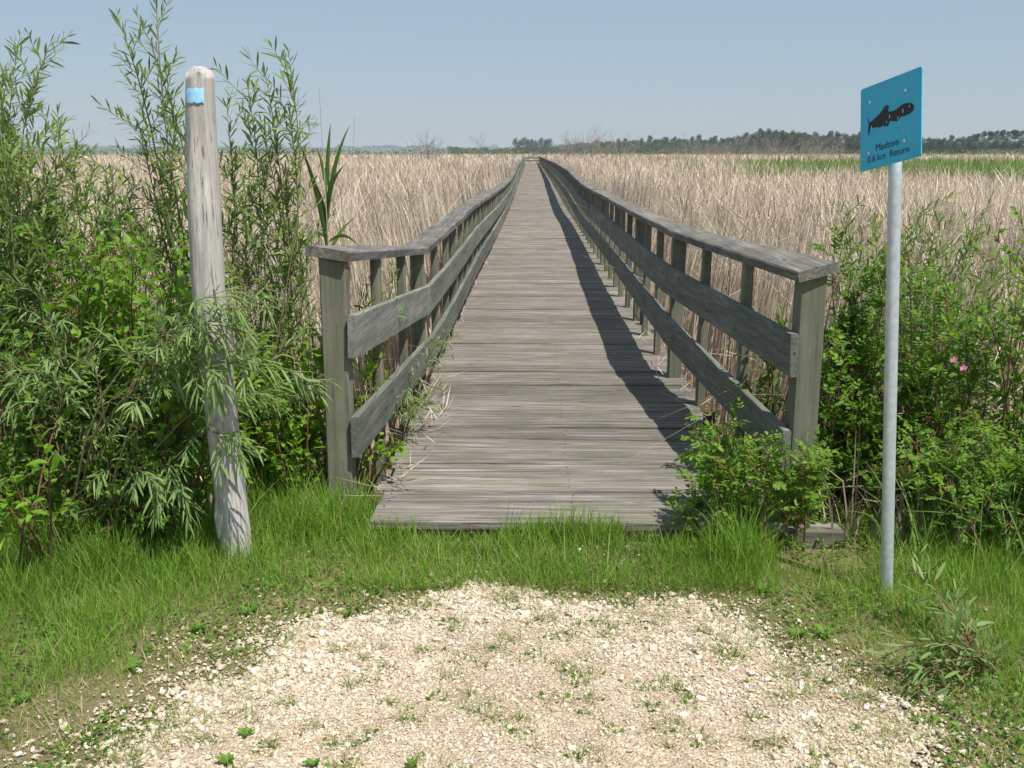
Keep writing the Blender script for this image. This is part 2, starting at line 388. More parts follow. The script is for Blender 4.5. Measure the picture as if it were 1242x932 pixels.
def rail(T, side, ub_off, lb_off):
    # handrail boards: seams every other bay
    rn = np.random.default_rng(5 if side < 0 else 9)
    wig = lambda y: 0.006*math.sin(y*.9+side)+0.004*math.sin(y*2.3+2*side) if y > 7 else 0
    cap = MB(); seams = [4.38, 6.93] + list(np.arange(11.79, 139, 4.88)) + [140.2]
    for i in range(len(seams)-1):
        y0, y1 = seams[i]+.002, seams[i+1]-.002
        n = max(2, int((y1-y0)/0.7)); secs = []
        dzj = rn.normal(0, .003) if i > 1 else 0
        # direction so that the ends are cut square to the board
        for k in range(n+1):
            y = y0+(y1-y0)*k/n
            dxdy = (T(min(y+.3, 140), 1)-T(max(y-.3, 4.4), 1))/(min(y+.3, 140)-max(y-.3, 4.4)) if i else (T(6.9, 1)-T(4.4, 1))/2.5
            a, bq, up = capsec(T, side, min(max(y, 4.4), 140))
            a[1] = y; bq[1] = y
            bq[1] -= dxdy*(bq[0]-a[0]); 
            w = np.array([wig(y), 0, wig(y+50)*.6+dzj]); a = a+w; bq = bq+w
            e = (bq-a)/np.linalg.norm(bq-a)*.007
            upn = up/np.linalg.norm(up)*.007
            sec = [a, a+up-upn, a+up+e, bq+up-e, bq+up-upn, bq]
            secs.append(sec if side > 0 else sec[::-1])
        cap.sweep(secs, float(np.clip(rn.normal(.5, .2), 0, 1)))
    cap.build('handrail', M['cap_y'], BW)
    # rail boards on the deck side
    def deckside(y): return T(y, 1)+side*float(np.interp(y, [4.4, 6.95], [-.024 if side < 0 else -.015, -.010 if side < 0 else -.025]))
    def topz(y, off): return T(y, 2)+np.interp(y, off[0], off[1])
    for off, w in ((ub_off, .198), (lb_off, .195)):
        bm = MB(); seams = [4.39, 6.92]+list(np.arange(11.79, 139, 4.88))+[140.0]
        for i in range(len(seams)-1):
            y0, y1 = seams[i]+.002, seams[i+1]-.002; n = max(2, int((y1-y0)/.7)); secs = []
            dx = rn.normal(0, .003); lean = rn.normal(0, .008)
            for k in range(n+1):
                y = y0+(y1-y0)*k/n; xi = deckside(y)+dx; zt = topz(y, off)+.5*wig(y+9)
                xo = xi+side*.036; l = lean
                sec = [(xi, y, zt-w), (xi+l, y, zt-.004), (xi+l+side*.004, y, zt), (xo+l-side*.004, y, zt), (xo+l, y, zt-.004), (xo, y, zt-w)]
                secs.append(sec if side > 0 else sec[::-1])
            bm.sweep(secs, float(np.clip(rn.normal(.5, .22), 0, 1)))
        for py in (4.47, 5.28, 6.10, 6.87, 6.96, 7.72, 8.54, 9.35, 10.16, 10.98, 11.75, 11.84, 12.6):
            for fz in (.25, .75):
                q = np.arange(6)*math.pi/3; zz = topz(py, off)+.5*wig(py+9)-w*fz; xx = deckside(py)-side*.006
                NAILS.append(([(xx, py+.006*math.cos(a), zz+.006*math.sin(a)) for a in (q if side < 0 else -q)], [tuple(range(6))]))
        bm.build('rail_board', M['rail_y'], BW)
    # posts and balusters outside the boards
    far_p = MB(); far_b = MB(); npst = nbal = 0; k = 0
    y = 4.47
    PY = [4.47, 5.28, 6.10, 6.91] + [6.91+0.8133*j for j in range(1, 170)]
    for j, y in enumerate(PY):
        if y > 139.8: break
        post = j % 3 == 0; front = j == 0
        s = .116 if front else (.092 if post else .05)
        sy = .118 if front else (.092 if post else .075)
        xi = deckside(y)+side*.037 + (side*0.0 if not front else 0)
        zc = T(y, 2)+wig(y+50)*.6
        ro = math.tan(math.radians(T(y, 3)))
        zb = -0.6 if front else ((-0.9) if post else deck_z(y)-.24)
        if front: zb = -0.3
        x0, x1 = sorted((xi, xi+side*s))
        lx = rn.normal(0, .006); ly = rn.normal(0, .012)
        mb = MB() if (npst < 50 if post else nbal < 50) else (far_p if post else far_b)
        cx = T(y, 1)
        zt = lambda x: zc + abs(x-cx)*ro - .001
        P = [(x0+lx, y-sy/2+ly, zb), (x1+lx, y-sy/2+ly, zb), (x1+lx, y+sy/2+ly, zb), (x0+lx, y+sy/2+ly, zb),
             (x0, y-sy/2, zt(x0)), (x1, y-sy/2, zt(x1)), (x1, y+sy/2, zt(x1)), (x0, y+sy/2, zt(x0))]
        # chamfered corners
        c = .006
        def sec(q): 
            (ax, ay, az), (bx, by, bz), (dx_, dy_, dz_), (ex, ey, ez) = q
            return [(ax+c, ay, az), (bx-c, by, bz), (bx, by+c, bz), (dx_, dy_-c, dz_), (dx_-c, dy_, dz_), (ex+c, ey, ez), (ex, ey-c, ez), (ax, ay+c, az)]
        lo, hi = sec(P[:4]), sec(P[4:])
        t = float(np.clip(rn.normal(.55, .2), 0, 1))
        secs = [lo] + [[tuple(np.array(l_)*(1-u)+np.array(h_)*u) for l_, h_ in zip(lo, hi)] for u in (.33, .66)] + [hi]
        mb.sweep(secs, t)
        if post:
            if npst < 50: mb.build('post', M['post'], BW)
            npst += 1
        else:
            if nbal < 50: mb.build('baluster', M['post'], BW)
            nbal += 1
    tag(far_p.build('distant_post', M['post'], BW), kind='stuff')
    tag(far_b.build('distant_baluster', M['post'], BW), kind='stuff')
rail(LT, -1, ([4.4, 6.95, 12, 140], [-.24, -.22, -.24, -.24]), ([4.4, 6.95, 12, 34, 60, 140], [-.715, -.60, -.575, -.50, -.57, -.57]))
rail(RTB, 1, ([4.4, 6.95, 12, 140], [-.235, -.19, -.2, -.2]), ([4.4, 6.95, 12, 140], [-.685, -.53, -.51, -.51]))
nl = MB()
for f_ in NAILS: nl.add(*f_, 0.5)
tag(nl.build('nail_head', M['nail'], BW), kind='stuff')
b = MB()
b.box((-1.16, 140.3, 1.06), (0.86, 140.48, 1.11), .5); b.build('handrail', M['rail_x'], BW)
for z in (0.72, 0.34):
    b = MB(); b.box((-1.10, 140.36, z), (0.80, 140.40, z+.22), rng.random()); b.build('rail_board', M['rail_x'], BW)

# black pipe stubs standing on the deck edge
def pipe(p, h, r, label):
    o = empty('pipe_stub', p, label, 'pipe')
    b = MB(); a = np.arange(14)*2*math.pi/14; ring = lambda rr, z: [(p[0]+rr*math.cos(q), p[1]+rr*math.sin(q), p[2]+z) for q in a]
    b.sweep([ring(r, 0), ring(r, h), ring(r*.82, h), ring(r*.82, .01)], .5); b.build('tube', M['pipe'], o, True)
p = atZ(788, 394, DZ); pipe((1.03, p[1], deck_z(p[1])), .135, .038, 'black plastic pipe stub on the boardwalk edge beside a far right baluster')
p = atZ(878, 520, DZ); pipe((1.02, p[1], DZ), .10, .034, 'black plastic pipe stub on the boardwalk edge just behind the low rose bush')

# ------------------------------------------------------------------ marker post
def marker():
    C_ = [(243,90,4.00),(244,150,3.99),(248,250,3.97),(253,350,3.955),(262,450,3.94),(275,570,3.925),(288,678,3.91)]
    pts = [atY(x, y, Y) for x, y, Y in C_]
    o = empty('marker_post', (pts[-1][0], pts[-1][1], 0), 'leaning bleached grey log post with rounded top and a light blue paint mark', 'post')
    rad = [.052, .058, .064, .066, .065, .063, .066]
    pts = pts[::-1]; rad = rad[::-1]
    pts = [pts[0]+np.array([.01, 0, -.25])]+pts; rad = [.068]+rad
    s = np.linspace(0, len(pts)-1, 60); P = np.array([[np.interp(q, range(len(pts)), [v[k] for v in pts]) for k in range(3)] for q in s]); R = np.interp(s, range(len(pts)), rad)
    n = 40; a = np.arange(n)*2*math.pi/n; b = MB(); secs = []
    def rr(i, ang): # bark-less log: shallow flutes and bumps
        z = P[i][2]
        return R[i]*(1+.03*np.sin(ang*3+z*1.5)+.018*np.sin(ang*7-z*2.2)+.012*np.sin(ang*17+z*5)+.006*rng.normal(size=n))
    for i in range(len(P)):
        r = rr(i, a); secs.append(np.stack([P[i][0]+r*np.cos(a), P[i][1]+r*np.sin(a), np.full(n, P[i][2])], 1))
    top = P[-1]; r0 = R[-1]
    for k, (f_, dz) in enumerate(((.96, .012), (.84, .024), (.62, .032), (.36, .037), (.10, .039))):
        r = r0*f_*(1+.03*np.sin(a*4)); secs.append(np.stack([top[0]+r*np.cos(a)-.004*k, top[1]+r*np.sin(a), top[2]-.012+dz+.004*np.sin(a*3)], 1))
    b.sweep(secs, .6); b.build('log', M['log'], o, True)
    # splintered flake low on the left
    b = MB(); q = atY(268, 616, 3.895)
    b.sweep([[(q[0]+dx*w, q[1]+dy*w, q[2]+z) for dx, dy in ((-.02, -.03), (.03, -.035), (.035, .02), (-.015, .02))] for z, w in ((-.13, .8), (-.03, 1.), (.03, .8), (.05, .3))], .5)
    b.build('splinter', M['log'], o)
    # paint mark, following the log
    c0 = atY(244, 117, 4.0); b = MB(); secs = []
    for k in range(6):
        z = c0[2]-.028+.056*k/5
        i = int(np.argmin(abs(P[:, 2]-z))); sec = []
        for ang in np.radians(np.linspace(226, 300, 9)):
            r = R[i]*1.055+.001; sec.append((P[i][0]+r*math.cos(ang), P[i][1]+r*math.sin(ang), z+.003*math.sin(ang*14+k)))
        secs.append(sec)
    V = np.array(secs).reshape(-1, 3); Fq = [(i*9+j, i*9+j+1, i*9+j+10, i*9+j+9) for i in range(5) for j in range(8)]
    b.add(V, Fq); b.build('paint_mark', M['blaze'], o, True)
marker()

# ------------------------------------------------------------------ trail sign
POLE_Y = 3.69
def trail_sign():
    base = atZ(1075, 724, 0.0); top = atY(1087.5, 118, POLE_Y)
    o = empty('trail_sign', tuple(base), 'blue square trail sign with black fish on a galvanised steel pole', 'sign')
    b = MB(); n = 24; a = np.arange(n)*2*math.pi/n; ax = (top-base)
    secs = []
    for u in np.linspace(-.15, 1.0, 8):
        c = base+ax*u; secs.append(np.stack([c[0]+.0235*np.cos(a), c[1]+.0235*np.sin(a), np.full(n, c[2])], 1))
    inner = np.stack([top[0]+.020*np.cos(a), top[1]+.020*np.sin(a), np.full(n, top[2])], 1); secs.append(inner); secs.append(inner-np.array([0, 0, .1]))
    b.sweep(secs, .5); b.build('pole', M['galv'], o, True)
    w, h = .319, .302
    ang = (-1.237, -.059, -.19); k = 3.65/3.95
    ctr = Vector((1.364*k, 3.65, EYE+(1.812-EYE)*k))
    Mx = Matrix.Rotation(ang[0], 4, 'Z') @ Matrix.Rotation(ang[1], 4, 'X') @ Matrix.Rotation(ang[2], 4, 'Y')
    MW = Matrix.Translation(ctr) @ Mx
    def put(mb_or_me, name, mat, parent, inv):
        me = mb_or_me.mesh(name) if isinstance(mb_or_me, MB) else mb_or_me
        ob = link(name, me, mat); ob.parent = parent; ob.matrix_parent_inverse = inv; return ob
    bd = MB()
    c = .006
    prof = [(-w/2+c, -h/2), (w/2-c, -h/2), (w/2, -h/2+c), (w/2, h/2-c), (w/2-c, h/2), (-w/2+c, h/2), (-w/2, h/2-c), (-w/2, -h/2+c)]
    bd.sweep([[(x, 0, z) for x, z in prof], [(x, .004, z) for x, z in prof]], .5)
    board = put(bd, 'sign_board', M['sign'], o, Matrix.Translation(-Vector(base)) @ MW)
    I = Matrix.Identity(4)
    uv = lambda u, v: ((u-.5)*w, (.5-v)*h)
    fish = [(148,450),(158,485),(175,480),(215,445),(245,415),(262,390),(277,368),(295,352),(310,362),(306,382),(300,395),(312,404),(345,398),(362,388),(375,378),(410,350),(430,342),(455,338),(480,342),(492,362),(490,390),(468,418),(430,435),(395,443),(387,460),(370,475),(345,478),(325,470),(312,485),(305,510),(285,515),(265,505),(250,520),(235,524),(215,520),(180,530),(166,530),(160,568),(152,578),(150,545),(155,505)]
    def luv(x, y):
        u = (x-88)/456; t = 245-180*u; return uv(u, (y-t)/(615+58*u))
    pts = [luv(*q) for q in fish]
    fb = MB()
    fb.sweep([[(x, -.0012, z) for x, z in pts], [(x, .0, z) for x, z in pts]], .5)
    put(fb, 'fish_symbol', M['black'], board, I)
    ch = MB()
    for x, y, s in ((318,440,9),(415,400,11),(462,365,7),(180,522,8),(380,452,8),(296,482,6),(352,330,9),(448,285,8),(420,545,7),(398,490,5),(366,380,5)):
        px, pz = luv(x, y); s *= .00062
        ch.sweep([[(px+dx*s, yy, pz+dz*s) for dx, dz in ((-.35, -1), (.3, -.8), (.4, .9), (-.2, 1.1))] for yy in (-.0019, -.0006)], .5)
    put(ch, 'chipped_spot', M['chip'], board, I)
    def text(body, u0, u1, v, capm, name):
        cu = bpy.data.curves.new(name, 'FONT'); cu.body = body; cu.size = 1.0; cu.extrude = 0.0; cu.offset = 0.0
        t = bpy.data.objects.new(name, cu); COL.objects.link(t)
        dg = bpy.context.evaluated_depsgraph_get(); me = bpy.data.meshes.new_from_object(t.evaluated_get(dg))
        bpy.data.objects.remove(t); 
        co = np.array([q.co[:] for q in me.vertices]); x0, x1 = co[:, 0].min(), co[:, 0].max()
        capn = co[:, 1].max()
        (xa, za), (xb, _) = uv(u0, v), uv(u1, v)
        for q in me.vertices:
            x, y = q.co[0], q.co[1]
            q.co = (xa+(x-x0)/(x1-x0)*(xb-xa), -.0011, za+y/capn*capm)
        return put(me, 'lettering', M['black'], board, I)
    text('Madtom', .275, .655, .80, .0235, 't'); text('0.6 km  Return', .13, .815, .916, .0235, 't')
    pe = MB(); px, pz = uv(.395, .894)
    pe.sweep([[(px+dx, yy, pz+dz) for dx, dz in ((-.0035, -.001), (.0015, -.003), (.004, .004), (-.001, .006))] for yy in (-.0022, -.0007)], .5)
    put(pe, 'peeled_spot', M['sign'], board, I)
    for x, y in ((168,335),(437,243),(430,622),(160,717)):
        px, pz = luv(x, y); bb = MB(); a = np.arange(10)*2*math.pi/10
        bb.sweep([[(px+r*math.cos(q), yy, pz+r*math.sin(q)) for q in a] for r, yy in ((.0062, .0), (.0062, -.003), (.0045, -.0052), (.0012, -.0058))], .5)
        put(bb, 'bolt', M['bolt'], board, I)
    # clamp strap behind the board
    st = MB(); st.box((-.045, .0045, -.03), (-.005, .022, .03)); put(st, 'bracket', M['galv'], board, I)
trail_sign()

# ------------------------------------------------------------------ blades (grass, reeds)
def ribbons(P, H, az, lean, curl, Wd, tint, segs=3, kink=None, face=None):
    P = np.asarray(P, float); n = len(P); s = np.linspace(0, 1, segs+1)
    H = np.broadcast_to(H, n); az = np.broadcast_to(az, n); lean = np.broadcast_to(lean, n); curl = np.broadcast_to(curl, n); Wd = np.broadcast_to(Wd, n)
    hx = (lean[:, None]*s + curl[:, None]*s**2)*H[:, None]
    z = H[:, None]*s*(1-.35*np.clip(curl, 0, 1.5)[:, None]*s)
    if kink is not None:      # kink (n,) : broken blades, top part folds over
        kk = kink > 0
        h = .5+.25*rng.random(n); over = np.clip(s[None]-h[:, None], 0, 1)
        hx = np.where(kk[:, None], hx+over*H[:, None]*.95, hx); z = np.where(kk[:, None], np.minimum(z, h[:, None]*H[:, None])-over*H[:, None]*rng.uniform(.1, .9, n)[:, None], z)
    d = np.stack([np.cos(az), np.sin(az), np.zeros(n)], 1)
    fa = az+math.pi/2+rng.normal(0, .7, n) if face is None else face
    wv = np.stack([np.cos(fa), np.sin(fa), np.zeros(n)], 1)
    spine = P[:, None, :]+d[:, None, :]*hx[..., None]; spine[..., 2] += z
    prof = np.array([.8]+[1.0]*(segs-1)+[.06]) if segs < 3 else np.array([.75, 1.0]+list(np.linspace(.8, .5, segs-2))+[.06])
    off = wv[:, None, :]*(Wd[:, None]*prof*.5)[..., None]
    V = np.stack([spine-off, spine+off], 2).reshape(n, -1, 3)
    k = 2*(segs+1); q = np.array([(2*i, 2*i+1, 2*i+3, 2*i+2) for i in range(segs)])
    Fq = (q[None]+(np.arange(n)*k)[:, None, None]).reshape(-1, 4)
    return V.reshape(-1, 3), Fq, np.repeat(tint, k)
class Soup:
    def __init__(s): s.V = []; s.F = []; s.T = []; s.n = 0
    def add(s, V, Fq, T): s.V.append(V); s.F.append(Fq+s.n); s.T.append(T); s.n += len(V)
    def build(s, name, mat, label, cat, kind='stuff'):
        o = link(name, np_mesh(name, np.concatenate(s.V), [np.concatenate(s.F)], np.concatenate(s.T)), mat)
        return tag(o, label, cat, kind=kind)

M['straw'] = leaf_mat('dead_cattail', [(0.0, (0.26, 0.205, 0.165)), (0.3, (0.48, 0.40, 0.315)), (0.6, (0.65, 0.56, 0.45)), (0.85, (0.75, 0.665, 0.53)), (1.0, (0.76, 0.66, 0.48))], trans=0.22, tcol=(1.1, 1.0, .85), rough=.7, spec=.2)
M['grass'] = leaf_mat('grass_blade', [(0.0, (0.07, 0.14, 0.020)), (0.35, (0.14, 0.265, 0.030)), (0.7, (0.21, 0.365, 0.048)), (0.93, (0.29, 0.39, 0.08)), (1.0, (0.45, 0.38, 0.21))], trans=0.35, rough=.5, tcol=(1.5, 1.5, .6))
M['reed'] = leaf_mat('green_reed', [(0.0, (0.08, 0.15, 0.03)), (0.5, (0.14, 0.24, 0.05)), (1.0, (0.21, 0.31, 0.08))], trans=0.3, rough=.45)

def corridor(x, y): return (x > -0.98+deck_x(y)-.02*(y < 6.5)) & (x < 1.28+deck_x(y)) & (y > 3.9) & (y < 141)
def green_zone(x, y):
    """strip of fresh green reeds out on the right"""
    e = vnoise(x, y, .12, 31)*14-7 + vnoise(x, y, .5, 32)*6-3
    return (y+e > 46+12*np.exp(-(x-9)/8)) & (y-e < 118) & (x+.6*e > 0.13*y+5)
def cattails():
    sp = Soup(); gs = Soup()
    bands = [  # y0, y1, halfwidth fn, density, width, segs
        (4.9, 9, lambda y: 4.6+.62*(y-4.9), 330, (.009, .020), 4),
        (9, 16, lambda y: 6.5+.62*(y-8), 170, (.011, .024), 4),
        (16, 32, lambda y: 5+.62*y, 62, (.016, .034), 3),
        (32, 70, lambda y: 6+.62*y, 17, (.03, .055), 3),
        (70, 150, lambda y: 8+.62*y, 3.2, (.07, .15), 2),
        (150, 420, lambda y: 12+.60*y, .42, (.22, .5), 2)]
    for y0, y1, hw, dens, (w0, w1), segs in bands:
        n = int(dens*(y1-y0)*2*hw((y0+y1)/2))
        y = np.sqrt(rng.uniform(y0**2, y1**2, n)) if y0 > 9 else rng.uniform(y0, y1, n)
        x = rng.uniform(-1, 1, n)*hw(y)
        cl = vnoise(x, y, 1.7 if y0 < 32 else .35, 14)
        k = ~corridor(x, y) & (rng.random(n) < .45+.75*cl)
        if y0 < 9: k &= ~((np.abs(x-.15) > 1.4) & (y < 5.3))
        x, y = x[k], y[k]; n = len(x)
        big = vnoise(x, y, .35, 15); mid = vnoise(x, y, .06, 16)
        h = (1.02+.42*big+.25*(mid-.5)+rng.normal(0, .17, n))
        h = np.clip(h, .35, 1.75)
        tall = rng.random(n) < .03; h = np.where(tall, h*1.22, h)
        nearw = (np.minimum(np.abs(x+.98), np.abs(x-1.28)) < 1.0) & (y < 140)
        br = rng.random(n) < (.42 if segs > 2 else .1)
        az = rng.uniform(0, 6.3, n)
        lean = np.abs(rng.normal(.13, .18, n))+ (rng.random(n) < .22)*rng.uniform(.2, 1.0, n); curl = np.abs(rng.normal(.12, .16, n))
        az = np.where(nearw, np.where(x > 0, rng.normal(0, .5, n), rng.normal(math.pi, .5, n)), az); lean = np.where(nearw, lean*.35, lean); curl = np.where(nearw, curl*.4, curl); br &= ~nearw
        wd = rng.uniform(w0, w1, n)
        t = np.clip(.47+.5*(vnoise(x, y, .9, 17)-.5)+.35*(vnoise(x, y, .12, 19)-.5)+rng.normal(0, .2, n), 0, 1)
        P = np.stack([x, y, ground_z(x, y)-.02], 1)
        gz = green_zone(x, y)
        if gz.any():
            gg = gz & (rng.random(n) < .8)
            gs.add(*ribbons(P[gg], h[gg]*1.12, az[gg], lean[gg]*.6, curl[gg], wd[gg], rng.random(gg.sum()), segs))
            kk = ~gg
        else: kk = np.ones(n, bool)
        sp.add(*ribbons(P[kk], h[kk], az[kk], lean[kk], curl[kk], wd[kk], t[kk], segs, kink=br[kk].astype(int)))
    # matted litter low between the stalks
    n = 26000; y = 4.9+rng.random(n)**1.6*13; x = rng.uniform(-1, 1, n)*(5+.6*(y-4))
    k = ~corridor(x, y) & (np.minimum(np.abs(x+.98), np.abs(x-1.28)) > .45); x, y = x[k], y[k]; n = len(x)
    P = np.stack([x, y, ground_z(x, y)+rng.uniform(0, .45, n)*rng.random(n)], 1)
    la = rng.uniform(0, 6.3, n); la = np.where((x > 0) & (x < 2.6), rng.normal(0, .6, n), np.where((x < 0) & (x > -2.4), rng.normal(math.pi, .6, n), la))
    sp.add(*ribbons(P, rng.uniform(.2, .55, n), la, rng.uniform(1.0, 2.2, n), 0.1, rng.uniform(.005, .014, n), np.clip(rng.normal(.35, .22, n), 0, 1), 2))
    for xa, xb, ya, yb, m in ((1.3, 1.75, 4.0, 4.3, 45), (1.75, 2.9, 3.9, 4.4, 110), (-2.6, -1.45, 4.05, 4.5, 90), (-1.35, -1.0, 4.5, 4.9, 60)):
        x = rng.uniform(xa, xb, m); y = rng.uniform(ya, yb, m)
        sp.add(*ribbons(np.stack([x, y, ground_z(x, y)], 1), rng.uniform(.2, .6, m), rng.uniform(0, 6.3, m), np.abs(rng.normal(.05, .12, m)), np.abs(rng.normal(.1, .2, m)), rng.uniform(.005, .014, m), np.clip(rng.normal(.05, .12, m), 0, .5), 4, kink=(rng.random(m) < .4).astype(int)))
    m = 46; x = rng.uniform(-1.38, -.93, m); y = rng.uniform(5.05, 5.8, m)
    gs.add(*ribbons(np.stack([x, y, ground_z(x, y)], 1), rng.uniform(.8, 1.55, m), rng.uniform(0, 6.3, m), rng.uniform(.03, .18, m), rng.uniform(.0, .3, m), rng.uniform(.008, .017, m), rng.random(m), 5))
    m = 70; x = rng.uniform(1.5, 2.7, m); y = rng.uniform(3.62, 3.95, m)
    gs.add(*ribbons(np.stack([x, y, ground_z(x, y)], 1), rng.uniform(.25, .62, m), rng.uniform(0, 6.3, m), rng.uniform(.03, .3, m), rng.uniform(.1, .6, m), rng.uniform(.005, .011, m), rng.random(m), 5))
    # dry reeds and debris that lie on the deck edges
    for (xa, xb, ya, yb, m) in ((-.72, -.50, 5.0, 6.4, 70), (-.72, -.60, 4.3, 4.7, 26), (.86, 1.07, 5.2, 9, 60), (-.70, -.62, 6.4, 14, 60)):
        x = rng.uniform(xa, xb, m); y = rng.uniform(ya, yb, m)
        P = np.stack([x, y, np.full(m, DZ+.012)+rng.random(m)*.05], 1)
        sp.add(*ribbons(P, rng.uniform(.03, .09, m), rng.uniform(0, 6.3, m), rng.uniform(1.5, 3.5, m), 0., rng.uniform(.003, .007, m), np.clip(rng.normal(.45, .2, m), 0, 1), 2))
    sp.build('dead_cattails', M['straw'], 'dense tan field of dead cattail leaves and stalks filling the marsh', 'cattails')
    # a few fresh green shoots through the near field
    n = 700; y = 5+rng.random(n)**.8*30; x = rng.uniform(-1, 1, n)*(3+.6*y); k = ~corridor(x, y) & (vnoise(x, y, .6, 40) > .5); x, y = x[k], y[k]; n = len(x)
    gs.add(*ribbons(np.stack([x, y, ground_z(x, y)], 1), rng.uniform(.8, 1.35, n), rng.uniform(0, 6.3, n), rng.uniform(.03, .15, n), rng.uniform(0, .25, n), rng.uniform(.010, .018, n), rng.random(n), 4))
    gs.build('green_reeds', M['reed'], 'fresh green reeds growing through the dead cattails, thickest in a strip on the far right', 'reeds')
cattails()

TR_ = np.random.default_rng(62)
TP = [atZ(x, y)[:2] for x, y in [(430,745),(475,755),(520,790),(560,800),(600,790),(640,760),(668,755),(700,762),(735,772),(545,822),(570,842),(600,850),(640,800),(655,790),(700,830),(470,850),(490,858),(535,845),(580,860),(710,865),(745,885),(790,835),(810,880),(835,850),(410,790),(440,800),(620,720),(660,728),(590,700),(540,715),(770,735),(800,760),(850,790),(880,800),(380,880),(340,850),(300,870),(250,900),(200,880),(1000,860),(950,845),(910,870),(930,900),(1080,890),(1040,830),(980,820),(1150,900),(450,890),(650,905)]]
TP = np.array(TP+[np.array([TR_.uniform(-1.6, 1.7), TR_.uniform(2.3, 3.7)]) for _ in range(170)]); TS = TR_.uniform(.010, .042, len(TP))
def TUFT(x, y):
    t = np.zeros(np.shape(x))
    for (a, b_), q in zip(TP, TS): t = np.maximum(t, np.exp(-((x-a)/(q*1.6))**2-((y-b_)/q)**2))
    return np.where(t > .2, t, 0)
def grass():
    sp = Soup()
    n = 620000
    x = rng.uniform(-4.2, 4.2, n); y = rng.uniform(1.3, 5.3, n)
    d = gedge(x, y); clump = vnoise(x, y, 7, 50); big = vnoise(x, y, 1.6, 51)
    ondeck = (x > -.73) & (x < 1.09) & (y > 4.0)
    front = (x > -.75) & (x < 1.0) & (y > 3.6)
    # height of the sward
    side = np.clip(np.where(x < 0, -x-.55, x-.55), 0, 3)
    H = .020+.055*sstep(.10, .65, d)*(.45+.9*vnoise(x, y, 2.6, 81))+.10*sstep(.3, 1.0, d)*sstep(3.0, 4.0, y)*np.where(x > 0, .45, 1)
    H = np.where(front, np.clip(H, .11, .12+.10*vnoise(x, y, 5.0, 83))*np.where(d > -.04, 1, .3), H)
    post = np.exp(-(((x+.95)/.22)**2+((y-4.3)/.25)**2))+.8*np.exp(-(((x-.86)/.18)**2+((y-3.85)/.2)**2))
    H = H+.14*post
    H *= (.55+.75*clump)*.95
    low = sstep(-.9, -1.7, x)*sstep(3.1, 2.5, y)      # trodden corner bottom left
    H = H*(1-.5*low)
    p = np.where(d > -.06, .42+.58*sstep(0, .5, d), 0)*np.where(front, 1, .5+.5*sstep(.30, .55, vnoise(x, y, 3.4, 82)+.5*sstep(.25, .8, d)))*(1-.45*low*(big > .4))
    inside = (d <= 0) & (TUFT(x, y) > 0); p = np.where(inside, .55*TUFT(x, y), p)
    H = np.where(inside, .010+.024*clump, H)
    p = np.where(front & (d > -.02), 1.0, p)
    p *= np.where((x > 1.03) & (x < 1.45) & (y > 3.82), .12, 1)
    p = np.where(ondeck, 0, p); p *= np.where((y > 4.6) | ((x > 1.15) & (y > 3.98)) | ((x < -1.4) & (y > 4.1)), .3, 1)
    k = rng.random(n) < p*.66
    x, y, H, big, clump, low = x[k], y[k], H[k], big[k], clump[k], low[k]; n = len(x)
    H = H*np.exp(rng.normal(0, .28, n))
    P = np.stack([x, y, ground_z(x, y)-.004], 1)
    t = np.clip(.50+.5*(big-.5)+rng.normal(0, .17, n)+.12*(clump-.5)-.22*low, 0, .95); t = np.where(rng.random(n) < .035, 1.0, t)
    az = rng.uniform(0, 6.3, n)
    sp.add(*ribbons(P, H, az, np.abs(rng.normal(.12, .14, n)), np.abs(rng.normal(.25, .22, n)), np.clip(.0014+.0075*H, .0014, .0032)*rng.uniform(.7, 1.3, n), t, 3))
    # low tufts scattered over the gravel
    for (a_, b_), q in zip(TP, TS):
        m = int(rng.uniform(18, 60)*(q/.03)); xx = a_+rng.normal(0, q*.9, m); yy = b_+rng.normal(0, q*.55, m)
        sp.add(*ribbons(np.stack([xx, yy, ground_z(xx, yy)+.004], 1), rng.uniform(.012, .045, m), rng.uniform(0, 6.3, m), rng.uniform(.1, 1.3, m), rng.uniform(.1, .6, m), rng.uniform(.0014, .0028, m), np.where(rng.random(m) < .35, 1.0, np.clip(rng.normal(.12, .18, m), 0, .9)), 2))
    # dry thatch along the gravel edge
    m = 34000; xx = rng.uniform(-2.6, 2.6, m); yy = rng.uniform(1.6, 4.0, m); dd = gedge(xx, yy); kk = (dd > -.12) & (dd < .65) & (rng.random(m) < .8); xx, yy = xx[kk], yy[kk]; m = len(xx)
    sp.add(*ribbons(np.stack([xx, yy, ground_z(xx, yy)+.004], 1), rng.uniform(.015, .05, m), rng.uniform(0, 6.3, m), rng.uniform(.6, 2.5, m), .2, rng.uniform(.0014, .003, m), np.where(rng.random(m) < .45, 1.0, np.clip(rng.normal(.3, .2, m), 0, .9)), 2))
    # grass that grows up between and over the first boards
    m = 1500; xx = rng.uniform(-.75, 1.05, m); yy = 4.01-np.abs(rng.normal(0, .035, m)); kk = vnoise(xx, yy*0, 4.5, 57) > .30; xx, yy = xx[kk], yy[kk]; m = len(xx)
    hh = rng.uniform(.09, .22, m)*(.6+.6*vnoise(xx, yy*0, 6, 58))
    sp.add(*ribbons(np.stack([xx, yy, ground_z(xx, yy)], 1), hh, rng.uniform(0, 6.3, m), np.abs(rng.normal(.1, .12, m)), np.abs(rng.normal(.2, .2, m)), rng.uniform(.0022, .0045, m), np.clip(rng.normal(.6, .2, m), 0, 1), 3))
    sp.build('grass', M['grass'], 'bright green grass verge around the gravel and boardwalk end', 'grass')
grass()

